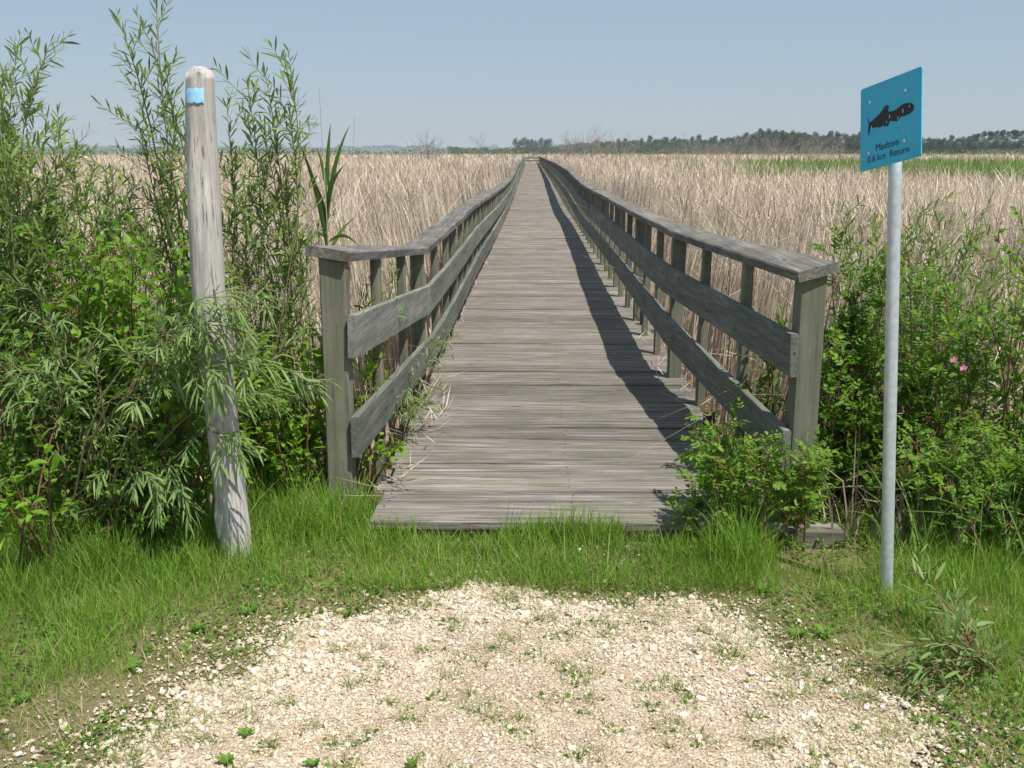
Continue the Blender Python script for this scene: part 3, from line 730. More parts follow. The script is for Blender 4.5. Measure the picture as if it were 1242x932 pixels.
# ------------------------------------------------------------------ leaves
TPL = {  # rows of (u along, half width, fold)
    'willow': [(0, .06), (.22, .75), (.55, 1.0), (.82, .6), (1, .02)],
    'broad': [(0, .08), (.18, .72), (.45, 1.0), (.75, .62), (1, .03)],
    'oval': [(0, .1), (.3, .9), (.65, .95), (1, .1)],
}
def leaf_soup(kind, P, D, Nn, L, Wd, tint, droop, fold=.25):
    P = np.asarray(P); D = np.asarray(D); Nn = np.asarray(Nn); L = np.asarray(L); Wd = np.asarray(Wd); n = len(P)
    D = D/(np.linalg.norm(D, axis=1)[:, None]+1e-9)
    S = np.cross(D, Nn); S /= np.linalg.norm(S, axis=1)[:, None]+1e-9; Nn = np.cross(S, D)
    rows = TPL[kind]; Vs = []
    dr = np.broadcast_to(droop, n)
    for u, w in rows:
        c = P+D*(L*u)[:, None]; c = c-np.array([0, 0, 1.])*(dr*L*u*u)[:, None]
        hw = (Wd*.5*w)[:, None]
        if kind == 'willow': Vs += [c-S*hw, c+S*hw]
        else: Vs += [c-S*hw+Nn*hw*fold, c, c+S*hw+Nn*hw*fold]
    k = len(Vs); V = np.stack(Vs, 1).reshape(-1, 3); r = len(rows)
    if kind == 'willow': q = [(2*i, 2*i+1, 2*i+3, 2*i+2) for i in range(r-1)]
    else: q = [f_ for i in range(r-1) for f_ in ((3*i, 3*i+1, 3*i+4, 3*i+3), (3*i+1, 3*i+2, 3*i+5, 3*i+4))]
    Fq = (np.array(q)[None]+(np.arange(n)*k)[:, None, None]).reshape(-1, 4)
    return V, Fq, np.repeat(tint, k)

M['willow'] = leaf_mat('willow_leaf', [(0.0, (0.10, 0.17, 0.036)), (0.5, (0.175, 0.275, 0.055)), (1.0, (0.26, 0.37, 0.09))], trans=.40, back=(0.17, 0.235, 0.115))
M['willow_grey'] = leaf_mat('silvery_willow_leaf', [(0.0, (0.11, 0.185, 0.055)), (0.5, (0.185, 0.29, 0.09)), (1.0, (0.26, 0.37, 0.14))], trans=.38, back=(0.22, 0.29, 0.17))
M['dogwood'] = leaf_mat('broad_leaf', [(0.0, (0.065, 0.145, 0.020)), (0.5, (0.13, 0.26, 0.030)), (1.0, (0.21, 0.36, 0.045))], trans=.44)
M['lime'] = leaf_mat('lime_leaf', [(0.0, (0.085, 0.18, 0.018)), (0.5, (0.15, 0.29, 0.026)), (1.0, (0.22, 0.37, 0.04))], trans=.45)
M['rose'] = leaf_mat('rose_leaf', [(0.0, (0.065, 0.14, 0.022)), (0.5, (0.135, 0.25, 0.032)), (.88, (0.21, 0.35, 0.045)), (1.0, (0.20, 0.12, 0.05))], trans=.42)
M['bark'] = plain('grey_brown_bark', (0.13, 0.12, 0.06), .8, noise=(30, (0.22, 0.19, 0.10)))
M['redbark'] = plain('reddish_bark', (0.13, 0.055, 0.035), .7, noise=(30, (0.20, 0.11, 0.06)))
M['pink'] = leaf_mat('pink_petal', [(0, (0.62, 0.12, 0.36)), (1, (0.72, 0.28, 0.50))], trans=.3, tcol=(1, 1, 1))
M['yellow'] = plain('yellow_stamen', (0.6, 0.42, 0.05), .7)

def unit(v): return v/(np.linalg.norm(v)+1e-9)
class Shrub:
    def __init__(s, seed): s.st = MB(); s.lv = {}; s.r = np.random.default_rng(seed)
    def leaves(s, kind, P, D, Nn, L, Wd, T, dr):
        s.lv.setdefault(kind, []).append((np.asarray(P), np.asarray(D), np.asarray(Nn), np.asarray(L), np.asarray(Wd), np.asarray(T), np.asarray(dr)))
    def twig_leaves(s, kind, pts, sp, L, Wd, ang=.75, droop=.15, tone=.5, whorl=False, end=True):
        r = s.r; pts = np.asarray(pts); seg = np.linalg.norm(np.diff(pts, axis=0), axis=1); cum = np.concatenate([[0], np.cumsum(seg)]); tot = cum[-1]
        n = max(3, int(tot/sp)); u = np.linspace(.12*tot, tot, n)+r.normal(0, sp*.2, n); u = np.clip(u, 0, tot)
        P = np.stack([np.interp(u, cum, pts[:, k]) for k in range(3)], 1)
        i = np.clip(np.searchsorted(cum, u)-1, 0, len(seg)-1); T = (pts[i+1]-pts[i]); T /= np.linalg.norm(T, axis=1)[:, None]+1e-9
        ref = unit(r.normal(size=3)); A = np.cross(T, ref); A /= np.linalg.norm(A, axis=1)[:, None]+1e-9; B = np.cross(T, A)
        if whorl: ph = np.arange(n)*math.pi*(1 if kind == 'pinnate' else .5)+r.normal(0, .3, n)
        else: ph = np.arange(n)*2.4+r.normal(0, .3, n)
        side = A*np.cos(ph)[:, None]+B*np.sin(ph)[:, None]
        a = ang*(1-.55*(u/tot)**3)+r.normal(0, .14, n)
        D = T*np.cos(a)[:, None]+side*np.sin(a)[:, None]
        Nn = np.array([0, 0, 1.])+r.normal(0, .35, (n, 3))
        l = L*(1-.40*(u/tot)**4)*r.uniform(.65, 1.15, n); tn = np.clip(tone+r.normal(0, .2, n), 0, 1)
        if kind == 'pinnate':
            for p, d, q, ll, t in zip(P, D, Nn, l, tn):
                d = unit(d+np.array([0, 0, .05])); sd = unit(np.cross(d, q)); pl = []; dl = []; k = 3 if ll > L*.85 else 2
                for j in range(k):
                    f = .35+.55*j/k
                    for sg in (-1, 1): pl.append(p+d*ll*f); dl.append(sd*sg+d*.55)
                pl.append(p+d*ll*.92); dl.append(d)
                m = len(pl); s.leaves('oval', pl, dl, np.tile(q, (m, 1)), np.full(m, ll*.40)*r.uniform(.85, 1.15, m), np.full(m, ll*.23), np.clip(t+r.normal(0, .08, m), 0, 1), np.full(m, .12))
        else:
            s.leaves(kind, P, D, Nn, l, Wd*l/L*r.uniform(.85, 1.15, n), tn, np.full(n, droop)*r.uniform(.2, 1.8, n))
    def grow(s, base, tip, kind, r0=.0048, tw=12, tl=.25, sp=.018, L=.08, Wd=.010, t0=.2, spread=.75, rise=.5, tone=.5, arch=.25, droop=.15, ang=.75, up=.35, tipleaf=True, whorl=False, taper=.55):
        r = s.r; base = np.asarray(base, float); tip = np.asarray(tip, float); v = tip-base; ln = np.linalg.norm(v); n = 9
        t = np.linspace(0, 1, n); w = r.normal(0, .03*ln, (2, 3))
        pts = base+v*t[:, None]
        pts[:, 2] += arch*ln*.5*np.sin(t*math.pi)*(1 if v[2] < ln*.95 else .2)
        pts += np.sin(t*math.pi)[:, None]*w[0]+np.sin(t*2*math.pi)[:, None]*w[1]*.6
        s.st.tube(pts, r0*(1-.8*t)+.0008, 5, r.random())
        az = r.uniform(0, 6.3)
        for j in range(tw):
            u = t0+(1-t0)*(j+r.random())/tw; u = min(u, .98)
            p = np.array([np.interp(u, t, pts[:, k]) for k in range(3)]); k = min(int(u*(n-1)), n-2); T = unit(pts[k+1]-pts[k])
            az += 2.4+r.normal(0, .4); ref = np.array([1., .2, .1]); A = unit(np.cross(T, ref)); B = np.cross(T, A)
            sd = A*math.cos(az)+B*math.sin(az); a = spread+r.normal(0, .15)
            d = unit(T*math.cos(a)+sd*math.sin(a)+np.array([0, 0, up-.2])); l = tl*(1-taper*u)*r.uniform(.6, 1.3)
            q = [p]; dd = d
            for m in range(3):
                dd = unit(dd+np.array([0, 0, rise*.25])+r.normal(0, .10, 3)); q.append(q[-1]+dd*l/3)
            s.st.tube(q, [.0022, .0018, .0013, .0007], 3, r.random(), False)
            s.twig_leaves(kind, q, sp, L, Wd, ang, droop, tone, whorl)
        if tipleaf: s.twig_leaves(kind, pts[-3:], sp, L, Wd, ang, droop, tone, whorl)
    def flower(s, p, n, size, root):
        r = s.r; b = MB(); n = unit(np.asarray(n, float)); A = unit(np.cross(n, [.2, .1, 1])); B = np.cross(n, A)
        for k in range(5):
            a = k*2*math.pi/5+r.normal(0, .08); d = A*math.cos(a)+B*math.sin(a); sd = np.cross(n, d); 
            P = [p+d*size*.08, p+d*size*.55-sd*size*.36+n*size*.16, p+d*size*.98-sd*size*.24+n*size*.24, p+d*size*.92+n*size*.20, p+d*size*.98+sd*size*.24+n*size*.24, p+d*size*.55+sd*size*.36+n*size*.16]
            b.add(P, [(0, 1, 2, 3), (0, 3, 4, 5)], r.random())
        f_ = b.build('flower', M['pink'], root)
        c = MB(); a = np.arange(7)*2*math.pi/7
        c.sweep([[p+n*size*z+(A*math.cos(q)+B*math.sin(q))*size*rr for q in a] for z, rr in ((.02, .10), (.10, .16), (.16, .05))], .5)
        o = link('flower_centre', c.mesh('flower_centre'), M['yellow']); o.parent = f_
    def build(s, name, base, label, cat, lm, sm, group=None):
        o = empty(name, tuple(base), label, cat, group); out = Soup()
        for kind, rec in s.lv.items():
            cols = [np.concatenate([q[i] for q in rec]) for i in range(7)]
            out.add(*leaf_soup(kind, *cols))
        link('foliage', np_mesh('foliage', np.concatenate(out.V), [np.concatenate(out.F)], np.concatenate(out.T)), M[lm], o)
        s.st.build('stem', M[sm], o, True)
        return o
def G(x, y, dz=0): return np.array([x, y, float(ground_z(x, y))+dz])
def around(r, b, s): return b+np.array([r.normal(0, s), r.normal(0, s), 0])
def fill(sh, box, n, Y, base, bs, **kw):
    """n stems from around base to points inside a box seen from the path"""
    x0, y0, x1, y1 = box; r = sh.r
    for i in range(n):
        tip = atY(r.uniform(x0, x1), r.uniform(y0, y1), r.uniform(*Y)); tip[2] = max(tip[2], .12)
        b0 = around(r, np.asarray(base), bs); b0 = b0+(np.array([tip[0], tip[1], b0[2]])-b0)*r.uniform(.1, .7); b0[2] = float(ground_z(b0[0], b0[1]))-.02
        sh.grow(b0, tip, **kw)
WK = dict(kind='willow', L=.088, Wd=.0125, sp=.0135, tl=.32, tw=15, ang=.80, spread=.95, taper=.3)

# tall sparse willow behind the marker post
s = Shrub(101); B0 = G(-1.78, 5.1)
for (x, y, Y, tw) in ((188,-22,5.0,13),(186,62,5.05,10),(168,150,5.15,10),(150,40,5.1,6),(212,150,5.15,9),(135,205,5.0,9),(215,185,4.9,8)):
    s.grow(around(s.r, B0, .05), atY(x, y, Y), **{**WK, 'tw': tw+9, 'tl': .28, 't0': .38, 'arch': .05, 'r0': .008, 'L': .092, 'sp': .014})
s.build('willow_shrub', B0, 'tall sparse willow rising left of the log post to the top edge', 'shrub', 'willow', 'bark')
# willow at the far left
s = Shrub(102); B0 = G(-2.75, 4.7)
for (x, y) in ((62,50),(20,62),(0,95),(-30,40),(70,150),(35,120),(10,170),(80,190),(50,230),(-60,120),(-90,60),(0,230),(70,270),(25,290),(-20,200)):
    s.grow(around(s.r, B0, .12), atY(x, y, s.r.uniform(4.5, 5.0)), **{**WK, 't0': .3, 'tl': .28, 'tw': 19})
fill(s, (-60, 110, 105, 320), 16, (4.5, 5.0), B0, .2, **{**WK, 't0': .3, 'tl': .26, 'tone': .6})
s.build('willow_shrub', B0, 'leafy willow at the far left edge with long narrow drooping leaves', 'shrub', 'willow', 'bark')
# willow right of the marker post
s = Shrub(103); B0 = G(-1.42, 5.05)
for (x, y, Y) in ((345,70,4.95),(322,88,5.0),(300,100,5.0),(275,128,4.85),(350,130,5.05),(318,160,5.1),(285,185,4.9),(345,205,5.1),(310,230,5.1)):
    s.grow(around(s.r, B0, .07), atY(x, y, Y), **{**WK, 't0': .35, 'tl': .26, 'arch': .05, 'L': .09, 'tw': 13, 'r0': .005})
fill(s, (280, 200, 385, 330), 9, (5.0, 5.5), B0, .2, **{**WK, 't0': .3, 'tw': 10})
s.build('willow_shrub', B0, 'upright feathery willow just right of the log post', 'shrub', 'willow', 'bark')
# middle willow
s = Shrub(104); B0 = G(-2.2, 5.0)
for (x, y, Y) in ((90,165,5.0),(130,235,5.1),(110,205,5.2),(160,230,5.2),(75,240,5.1),(200,235,5.2),(215,260,5.3),(150,300,5.0),(185,330,5.0),(100,310,5.0)):
    s.grow(around(s.r, B0, .15), atY(x, y, Y), **{**WK, 't0': .3, 'tw': 11, 'tl': .24})
fill(s, (0, 230, 260, 430), 26, (4.8, 5.5), B0, .3, **{**WK, 't0': .25, 'tw': 10})
s.build('willow_shrub', B0, 'mid height willow thicket in front of the dead cattails at left', 'shrub', 'willow', 'bark')
# silvery low willow in front
s = Shrub(105); B0 = G(-1.95, 4.15)
WG = dict(kind='willow', r0=.0042, L=.098, Wd=.0105, sp=.014, tl=.28, tw=9, ang=.62, up=.05, rise=-.3, arch=.5, droop=.3, tone=.6)
for (x, y, Y) in ((60,385,4.05),(110,425,4.0),(20,450,3.95),(75,470,3.95),(265,405,3.85),(290,440,3.78),(190,585,3.8),(225,605,3.75),(300,545,3.72),(325,360,4.15),(290,375,3.72),(305,405,3.70),(262,455,3.72),(282,360,3.74),(318,435,3.75),(240,400,3.8),(355,480,4.1),(390,470,4.15),(-40,430,4.0),(45,345,4.2)):
    s.grow(around(s.r, B0, .10), atY(x, y, Y), **{**WG, 't0': .45})
s.build('willow_shrub', B0, 'low willow with silvery narrow leaves hanging in front of the log post', 'shrub', 'willow_grey', 'bark')
# broadleaf bushes at left
DK = dict(kind='broad', L=.068, Wd=.036, sp=.030, tl=.24, tw=11, ang=.9, droop=.25, up=.3, whorl=True)
s = Shrub(106); B0 = G(-2.35, 4.5)
fill(s, (-60, 260, 160, 590), 54, (4.15, 4.9), B0, .35, **{**DK, 'tone': .55})
s.build('dogwood_bush', B0, 'dark broad leaved bush filling the lower left corner thicket', 'bush', 'dogwood', 'redbark')
s = Shrub(107); B0 = G(-1.75, 4.6)
fill(s, (90, 290, 265, 580), 56, (4.0, 4.9), B0, .25, **{**DK, 'tone': .75})
s.build('dogwood_bush', B0, 'broad leaved bush with yellow green leaves directly left of the log post', 'bush', 'dogwood', 'redbark')
s = Shrub(108); B0 = G(-1.25, 4.65)
fill(s, (268, 400, 392, 575), 60, (4.4, 4.9), B0, .16, **{**DK, 'L': .060, 'Wd': .042, 'tone': .72, 'tw': 9, 'tl': .2, 'sp': .034})
s.build('bramble_bush', B0, 'lime green round leaved bush between the log post and the boardwalk railing', 'bush', 'lime', 'redbark')
s = Shrub(113); B0 = G(-2.1, 4.08)
fill(s, (-60, 540, 245, 650), 34, (3.8, 4.1), B0, .12, **{**DK, 'L': .055, 'Wd': .026, 'tone': .5, 'tw': 8, 'tl': .15, 'sp': .026})
s.build('dogwood_bush', B0, 'low leafy undergrowth along the grass at the foot of the left thicket', 'bush', 'dogwood', 'redbark')
# leafy sprig low at far left
s = Shrub(109); B0 = G(-2.05, 3.75)
for (x, y) in ((10,610),(40,612),(-10,640),(60,560),(-25,590)):
    s.grow(around(s.r, B0, .05), atY(x, y, 3.6), **{**DK, 'L': .085, 'Wd': .03, 'tw': 4, 'tl': .12, 't0': .6, 'tone': .8})
s.build('leafy_sprig', B0, 'sprig of pointed bright leaves low at the left edge above the grass', 'plant', 'lime', 'redbark')
# sprigs poking through the left railing
s = Shrub(110); B0 = G(-1.02, 5.2)
for (x, y, Y) in ((458,330,5.35),(478,322,5.6),(445,350,5.2),(452,372,5.2)):
    s.grow(around(s.r, B0, .03), atY(x, y, Y), **{**WK, 'L': .07, 'tw': 7, 't0': .5, 'tl': .16})
s.build('willow_shrub', B0, 'small willow poking up behind the front left handrail', 'shrub', 'willow', 'bark')
s = Shrub(111); B0 = G(-.90, 4.8)
for (x, y, Y) in ((445,455,4.95),(428,470,4.9),(455,440,5.1),(470,548,4.5),(485,540,4.5),(436,490,4.9),(455,540,4.55)):
    s.grow(around(s.r, B0, .03), atY(x, y, Y), **{**DK, 'L': .05, 'Wd': .03, 'tw': 6, 't0': .5, 'tl': .12, 'tone': .85})
s.build('bramble_bush', B0, 'small lime leaved bush growing through the front left railing boards', 'bush', 'lime', 'redbark')
s = Shrub(112); B0 = G(-.86, 5.6)
for (x, y, Y) in ((540,402,5.9),(530,415,5.7),(510,485,5.3),(525,470,5.4),(500,500,5.2),(495,470,5.3),(545,410,6.0)):
    s.grow(around(s.r, B0, .03), atY(x, y, Y), **{**WG, 'L': .075, 'tw': 6, 't0': .6, 'tl': .14, 'arch': .3})
s.build('willow_shrub', B0, 'silvery willow sprig spilling onto the left edge of the deck', 'shrub', 'willow_grey', 'bark')
# tall reed clumps
def reed(B0, tips, label, w=.02, dry=()):
    o = empty('reed_plant', tuple(B0), label, 'reed'); b = MB()
    for i, (x, y, Y, bend) in enumerate(tips):
        tip = atY(x, y, Y); b0 = np.asarray(B0)+np.array([rng.normal(0, .03), rng.normal(0, .03), 0]); v = tip-b0; sdir = unit(np.cross(v, [0, -1, .2]))
        secs = []; n = 8
        for k in range(n+1):
            u = k/n; c = b0+v*u; c = c+np.array([v[0], v[1], 0])*(u**2.2-u)*.8; c[2] += bend*math.sin(u*math.pi)*.15
            ww = w*.5*(min(1, .35+u*1.6))*(1-u**3)+.0008; secs.append([c-sdir*ww, c+np.array([0, .003, 0]), c+sdir*ww, c-np.array([0, .001, 0])])
        b.sweep(secs, rng.random())
    b.build('leaf', M['reed'], o)
    if dry:
        d = MB()
        for x, y, Y in dry: d.tube([np.asarray(B0)+np.array([rng.normal(0, .03), 0, 0]), (np.asarray(B0)+atY(x, y, Y))/2+np.array([.01, 0, .05]), atY(x, y, Y)], [.005, .004, .0015], 5)
        d.build('dry_stalk', M['straw'], o)
def stalk_reed(B0, stalk, blades, label, w, dry):
    o = empty('reed_plant', tuple(B0), label, 'reed'); B0 = np.asarray(B0)
    P = [B0]+[atY(*q) for q in stalk]; b = MB(); b.tube(P, np.linspace(.008, .004, len(P)), 6); b.build('stem', M['reed'], o, True)
    cum = np.linspace(0, 1, len(P))
    for f_, x, y, Y, ww_ in blades:
        b0 = np.array([np.interp(f_, cum, [p[k] for p in P]) for k in range(3)]); tip = atY(x, y, Y); v = tip-b0
        sd = unit(np.cross(v, [rng.normal(0, .25), -1, .2])); secs = []
        ctrl = b0+np.array([v[0]*.22, v[1]*.3, v[2]*.62]) if v[2] > 0 else b0+np.array([v[0]*.5, v[1]*.4, .10])
        b = MB()
        for k in range(9):
            u = k/8; c = b0*(1-u)**2+ctrl*2*u*(1-u)+tip*u*u; h = w*ww_*.5*min(1, .4+u*2)*(1-u**2.6)+.0006
            secs.append([c-sd*h, c+np.array([0, .004, 0])*(1-u), c+sd*h, c-np.array([0, .0015, 0])])
        b.sweep(secs, rng.random()); b.build('leaf', M['reed'], o)
    d = MB()
    for x, y, Y in dry: d.tube([B0+np.array([rng.normal(0, .03), 0, 0]), (B0+atY(x, y, Y))/2+np.array([.01, 0, .05]), atY(x, y, Y)], [.005, .004, .0015], 5)
    d.build('dry_stalk', M['straw'], o)
stalk_reed(G(-1.06, 5.15), [(404,420,5.15),(399,340,5.15),(396,285,5.15),(397,225,5.15)],
    [(.55,352,285,5.0,.7),(.6,432,262,5.15,.8),(.66,362,172,5.0,1.1),(.7,436,300,5.0,.7),(.78,424,152,5.1,1.15),(.8,378,215,5.05,.9),(.86,401,150,5.2,1.),(.9,418,200,5.0,.9),(.95,384,178,5.15,.8),(.5,380,300,4.9,.7)],
    'tall green reed with broad fanning blades behind the front left railing post', .027, ((387,105,5.1),(375,170,5.2),(430,140,5.3)))
reed(G(-1.55, 4.75), [(222,195,4.7,0),(196,248,4.7,.3),(214,215,4.75,.1),(232,300,4.7,0)], 'green reed with one wide blade standing left of the log post', .036)
# right hand thicket
PK = dict(kind='pinnate', L=.095, Wd=.02, sp=.034, tl=.22, tw=11, ang=.95, up=.25, whorl=True)
s = Shrub(120); B0 = G(1.02, 4.2)
fill(s, (825, 500, 905, 665), 21, (3.95, 4.7), B0, .08, **{**PK, 'tone': .62, 'tl': .15, 't0': .3, 'L': .075})
fill(s, (890, 530, 1000, 620), 16, (3.95, 4.35), G(1.15, 4.15), .12, **{**PK, 'tone': .58, 'tl': .14, 't0': .25, 'L': .07})
for x, y in ((852,500),(895,480),(840,520),(830,590)): s.grow(G(1.03, 4.5), atY(x, y, 4.75), **{**PK, 'tone': .75, 'tl': .10, 'L': .065, 'tw': 6})
o = s.build('rose_bush', B0, 'low wild rose bush spilling over the right front corner of the deck', 'bush', 'rose', 'redbark')
for x, y, Y in ((910,588,3.93),): s.flower(atY(x, y, Y), (-.1, -.2, .9), .015, o)
s = Shrub(121); B0 = G(1.55, 4.75)
fill(s, (1005, 295, 1080, 640), 28, (4.45, 5.0), B0, .18, **{**PK, 'tone': .45})
s.build('rose_bush', B0, 'tall reddish stemmed bush between the right railing post and the sign pole', 'bush', 'rose', 'redbark')
s = Shrub(122); B0 = G(2.0, 4.7)
fill(s, (1085, 340, 1190, 640), 30, (4.35, 5.0), B0, .22, **{**PK, 'tone': .45})
o = s.build('rose_bush', B0, 'bushy wild rose with a pink bloom just right of the sign pole', 'bush', 'rose', 'redbark')
for x, y, Y in ((1157,437,4.30),(1169,447,4.33)): s.flower(atY(x, y, Y), (-.5, -.5, .7), .017, o)
s = Shrub(123); B0 = G(2.55, 4.6)
fill(s, (1170, 320, 1340, 640), 34, (4.25, 4.95), B0, .28, **{**DK, 'L': .062, 'Wd': .026, 'tone': .5})
for x, y in ((1232,255),(1245,270),(1205,285),(1180,300),(1260,250)): s.grow(around(s.r, B0, .1), atY(x, y, 4.7), **{**DK, 'L': .07, 'Wd': .026, 't0': .6, 'tw': 8, 'tl': .14})
s.build('dogwood_bush', B0, 'tall red stemmed bush with pointed leaves at the right edge', 'bush', 'dogwood', 'redbark')
s = Shrub(124); B0 = G(2.1, 4.25)
fill(s, (1100, 500, 1310, 660), 28, (3.9, 4.35), B0, .25, **{**PK, 'tone': .55, 'L': .08})
s.build('rose_bush', B0, 'low dark rose bush above the grass at the lower right edge', 'bush', 'rose', 'redbark')
s = Shrub(125); B0 = G(2.15, 5.6)
for x, y in ((1122,255),(1135,275),(1105,262),(1025,255),(1015,280),(1060,262),(1190,262),(1175,280),(1140,300),(1090,300),(1045,290)):
    s.grow(around(s.r, B0, .25), atY(x, y, s.r.uniform(5.3, 5.7)), **{**WK, 't0': .4, 'tw': 11, 'tl': .22, 'tone': .4})
fill(s, (1010, 300, 1240, 400), 14, (5.2, 5.8), B0, .4, **{**WK, 'tone': .4})
s.build('willow_shrub', B0, 'grey green willow behind the rose bushes right of the sign pole', 'shrub', 'willow', 'bark')
s = Shrub(126); B0 = G(1.25, 5.3)
fill(s, (900, 355, 965, 470), 12, (5.0, 5.6), B0, .10, **{**DK, 'L': .065, 'Wd': .026, 'tone': .4, 'tw': 8, 'tl': .18})
s.build('dogwood_bush', B0, 'small bush growing behind the front right railing boards', 'bush', 'dogwood', 'redbark')
reed(G(2.0, 3.95), [(1135,560,3.85,.1),(1178,590,3.8,.3),(1210,560,3.9,.2),(1160,600,3.8,.1),(1120,600,3.85,.2),(1225,610,3.7,.4),(1190,540,3.95,0),(1145,545,4.0,0),(1240,590,3.8,.2),(1100,620,3.8,.4)], 'clump of tall green grass blades under the bushes right of the sign pole', .012)
reed(G(1.55, 3.98), [(1040,590,3.95,.1),(1062,610,3.9,.2),(1028,620,3.9,.3),(1050,560,4.0,0)], 'thin green grass clump just left of the sign pole', .011)

# cut willow sprout on the right verge
s = Shrub(130); B0 = G(1.52, 3.05)
for (x, y, Y) in ((1105,690,3.35),(1130,735,3.3),(1095,850,2.88),(1120,815,2.95),(1085,790,3.0),(1165,770,3.12),(1150,840,2.9),(1200,800,3.0),(1140,780,3.0)):
    s.grow(around(s.r, B0, .03), atY(x, y, Y), kind='willow', r0=.0035, tw=8, tl=.13, sp=.022, L=.095, Wd=.013, t0=.2, arch=.3, tone=.6)
for (x, y) in ((1168,772),(1180,770)): s.st.tube([B0, atY(x, y, 3.07)], [.006, .0055], 6)
s.build('willow_sprout', B0, 'cut willow sprout with red stems sprawling on the right gravel edge', 'plant', 'willow_grey', 'redbark')

# small weeds
def weed(p, n, L, Wd, up, label, grp='small weeds in the gravel and grass'):
    s = Shrub(int(abs(p[0])*1e4+abs(p[1])*1e3)); r = s.r; b = G(p[0], p[1])
    a = np.arange(n)*2.4+r.normal(0, .2, n); D = np.stack([np.cos(a), np.sin(a), up+r.uniform(-.2, .5, n)], 1)
    s.leaves('broad', np.tile(b+np.array([0, 0, .006]), (n, 1)), D, np.tile([0, 0, 1.], (n, 1))+r.normal(0, .15, (n, 3)), L*r.uniform(.7, 1.1, n), np.full(n, Wd), np.clip(r.normal(.55, .15, n), 0, 1), np.full(n, .25))
    s.st.tube([b-np.array([0, 0, .01]), b+np.array([0, 0, .02])], [.003, .002], 5)
    s.build('weed', b, label, 'weed', 'dogwood', 'bark', grp)
WL = 'small broad leaved weed sprouting from the pale gravel'; WG_ = 'small broad leaved weed standing in the grass verge'
for x, y, n, L, Wd, up, l in ((300,893,7,.05,.018,1.2,WL),(275,925,7,.05,.02,1.,WL),(380,927,6,.045,.018,.9,WL),(500,930,5,.05,.02,1.2,WL),(165,812,9,.06,.022,.8,WL),(905,828,6,.035,.008,1.4,WL),
        (740,625,7,.06,.022,1.,WG_),(1000,772,8,.07,.028,.6,WG_),(968,772,6,.06,.025,.8,WG_),(305,745,8,.07,.025,1.2,WG_),(355,655,7,.07,.028,1.2,WG_),(350,590,5,.08,.03,1.4,WG_),(240,765,7,.06,.025,.9,WG_),
        (700,655,8,.07,.028,1.,WG_),(860,660,8,.07,.03,.9,WG_),(925,720,7,.07,.025,1.,WG_),(600,665,7,.055,.02,.9,WG_),(60,770,8,.06,.025,.7,WG_),(30,850,7,.05,.025,.5,WG_),(420,745,6,.045,.018,.6,WG_)):
    q = atZ(x, y); weed(q, n, L, Wd, up, l)
# clover-like ground cover
def cover():
    n = 60000; x = rng.uniform(-3.5, 3.5, n); y = rng.uniform(1.5, 4.4, n); d = gedge(x, y)
    p = np.where(d > -.06, .7*sstep(-.06, .12, d)*(vnoise(x, y, 4, 70) > .42), .0)
    p = np.where(d <= 0, np.maximum(p, .8*TUFT(x, y)), p)
    p = np.where((x > -.73) & (x < 1.09) & (y > 4.0), 0, p)
    k = rng.random(n) < p; x, y = x[k], y[k]; n = len(x); a = rng.uniform(0, 6.3, n)
    D = np.stack([np.cos(a), np.sin(a), rng.uniform(-.1, .9, n)], 1); L = rng.uniform(.010, .026, n)
    o = link('ground_cover', np_mesh('ground_cover', *(lambda v, f_, t: (v, [f_], t))(*leaf_soup('oval', np.stack([x, y, ground_z(x, y)+rng.uniform(.004, .05, n)*sstep(0, .3, gedge(x, y))+.004], 1), D, np.tile([0, 0, 1.], (n, 1))+rng.normal(0, .3, (n, 3)), L, L*.6, np.clip(rng.normal(.35, .25, n), 0, 1), np.full(n, .1)))), M['dogwood'])
    tag(o, 'tiny clover like leaves creeping among the grass and pebbles', 'ground cover', kind='stuff')
cover()
# loose plank in the grass before the deck
q0, q1 = atZ(545, 674, .02), atZ(618, 662, .02); b = MB(); v = q1-q0; nrm = unit(np.array([-v[1], v[0], 0]))*.055
b.sweep([[c-nrm+np.array([0, 0, -.015]), c+nrm+np.array([0, 0, -.015]), c+nrm+np.array([0, 0, .012+.006*math.sin(k)]), c-nrm+np.array([0, 0, .010])] for k, c in enumerate(q0+v*u for u in np.linspace(0, 1, 6))], .3)
tag(b.build('loose_plank', M['deck']), 'short grey broken plank lying in the grass before the deck', 'plank')

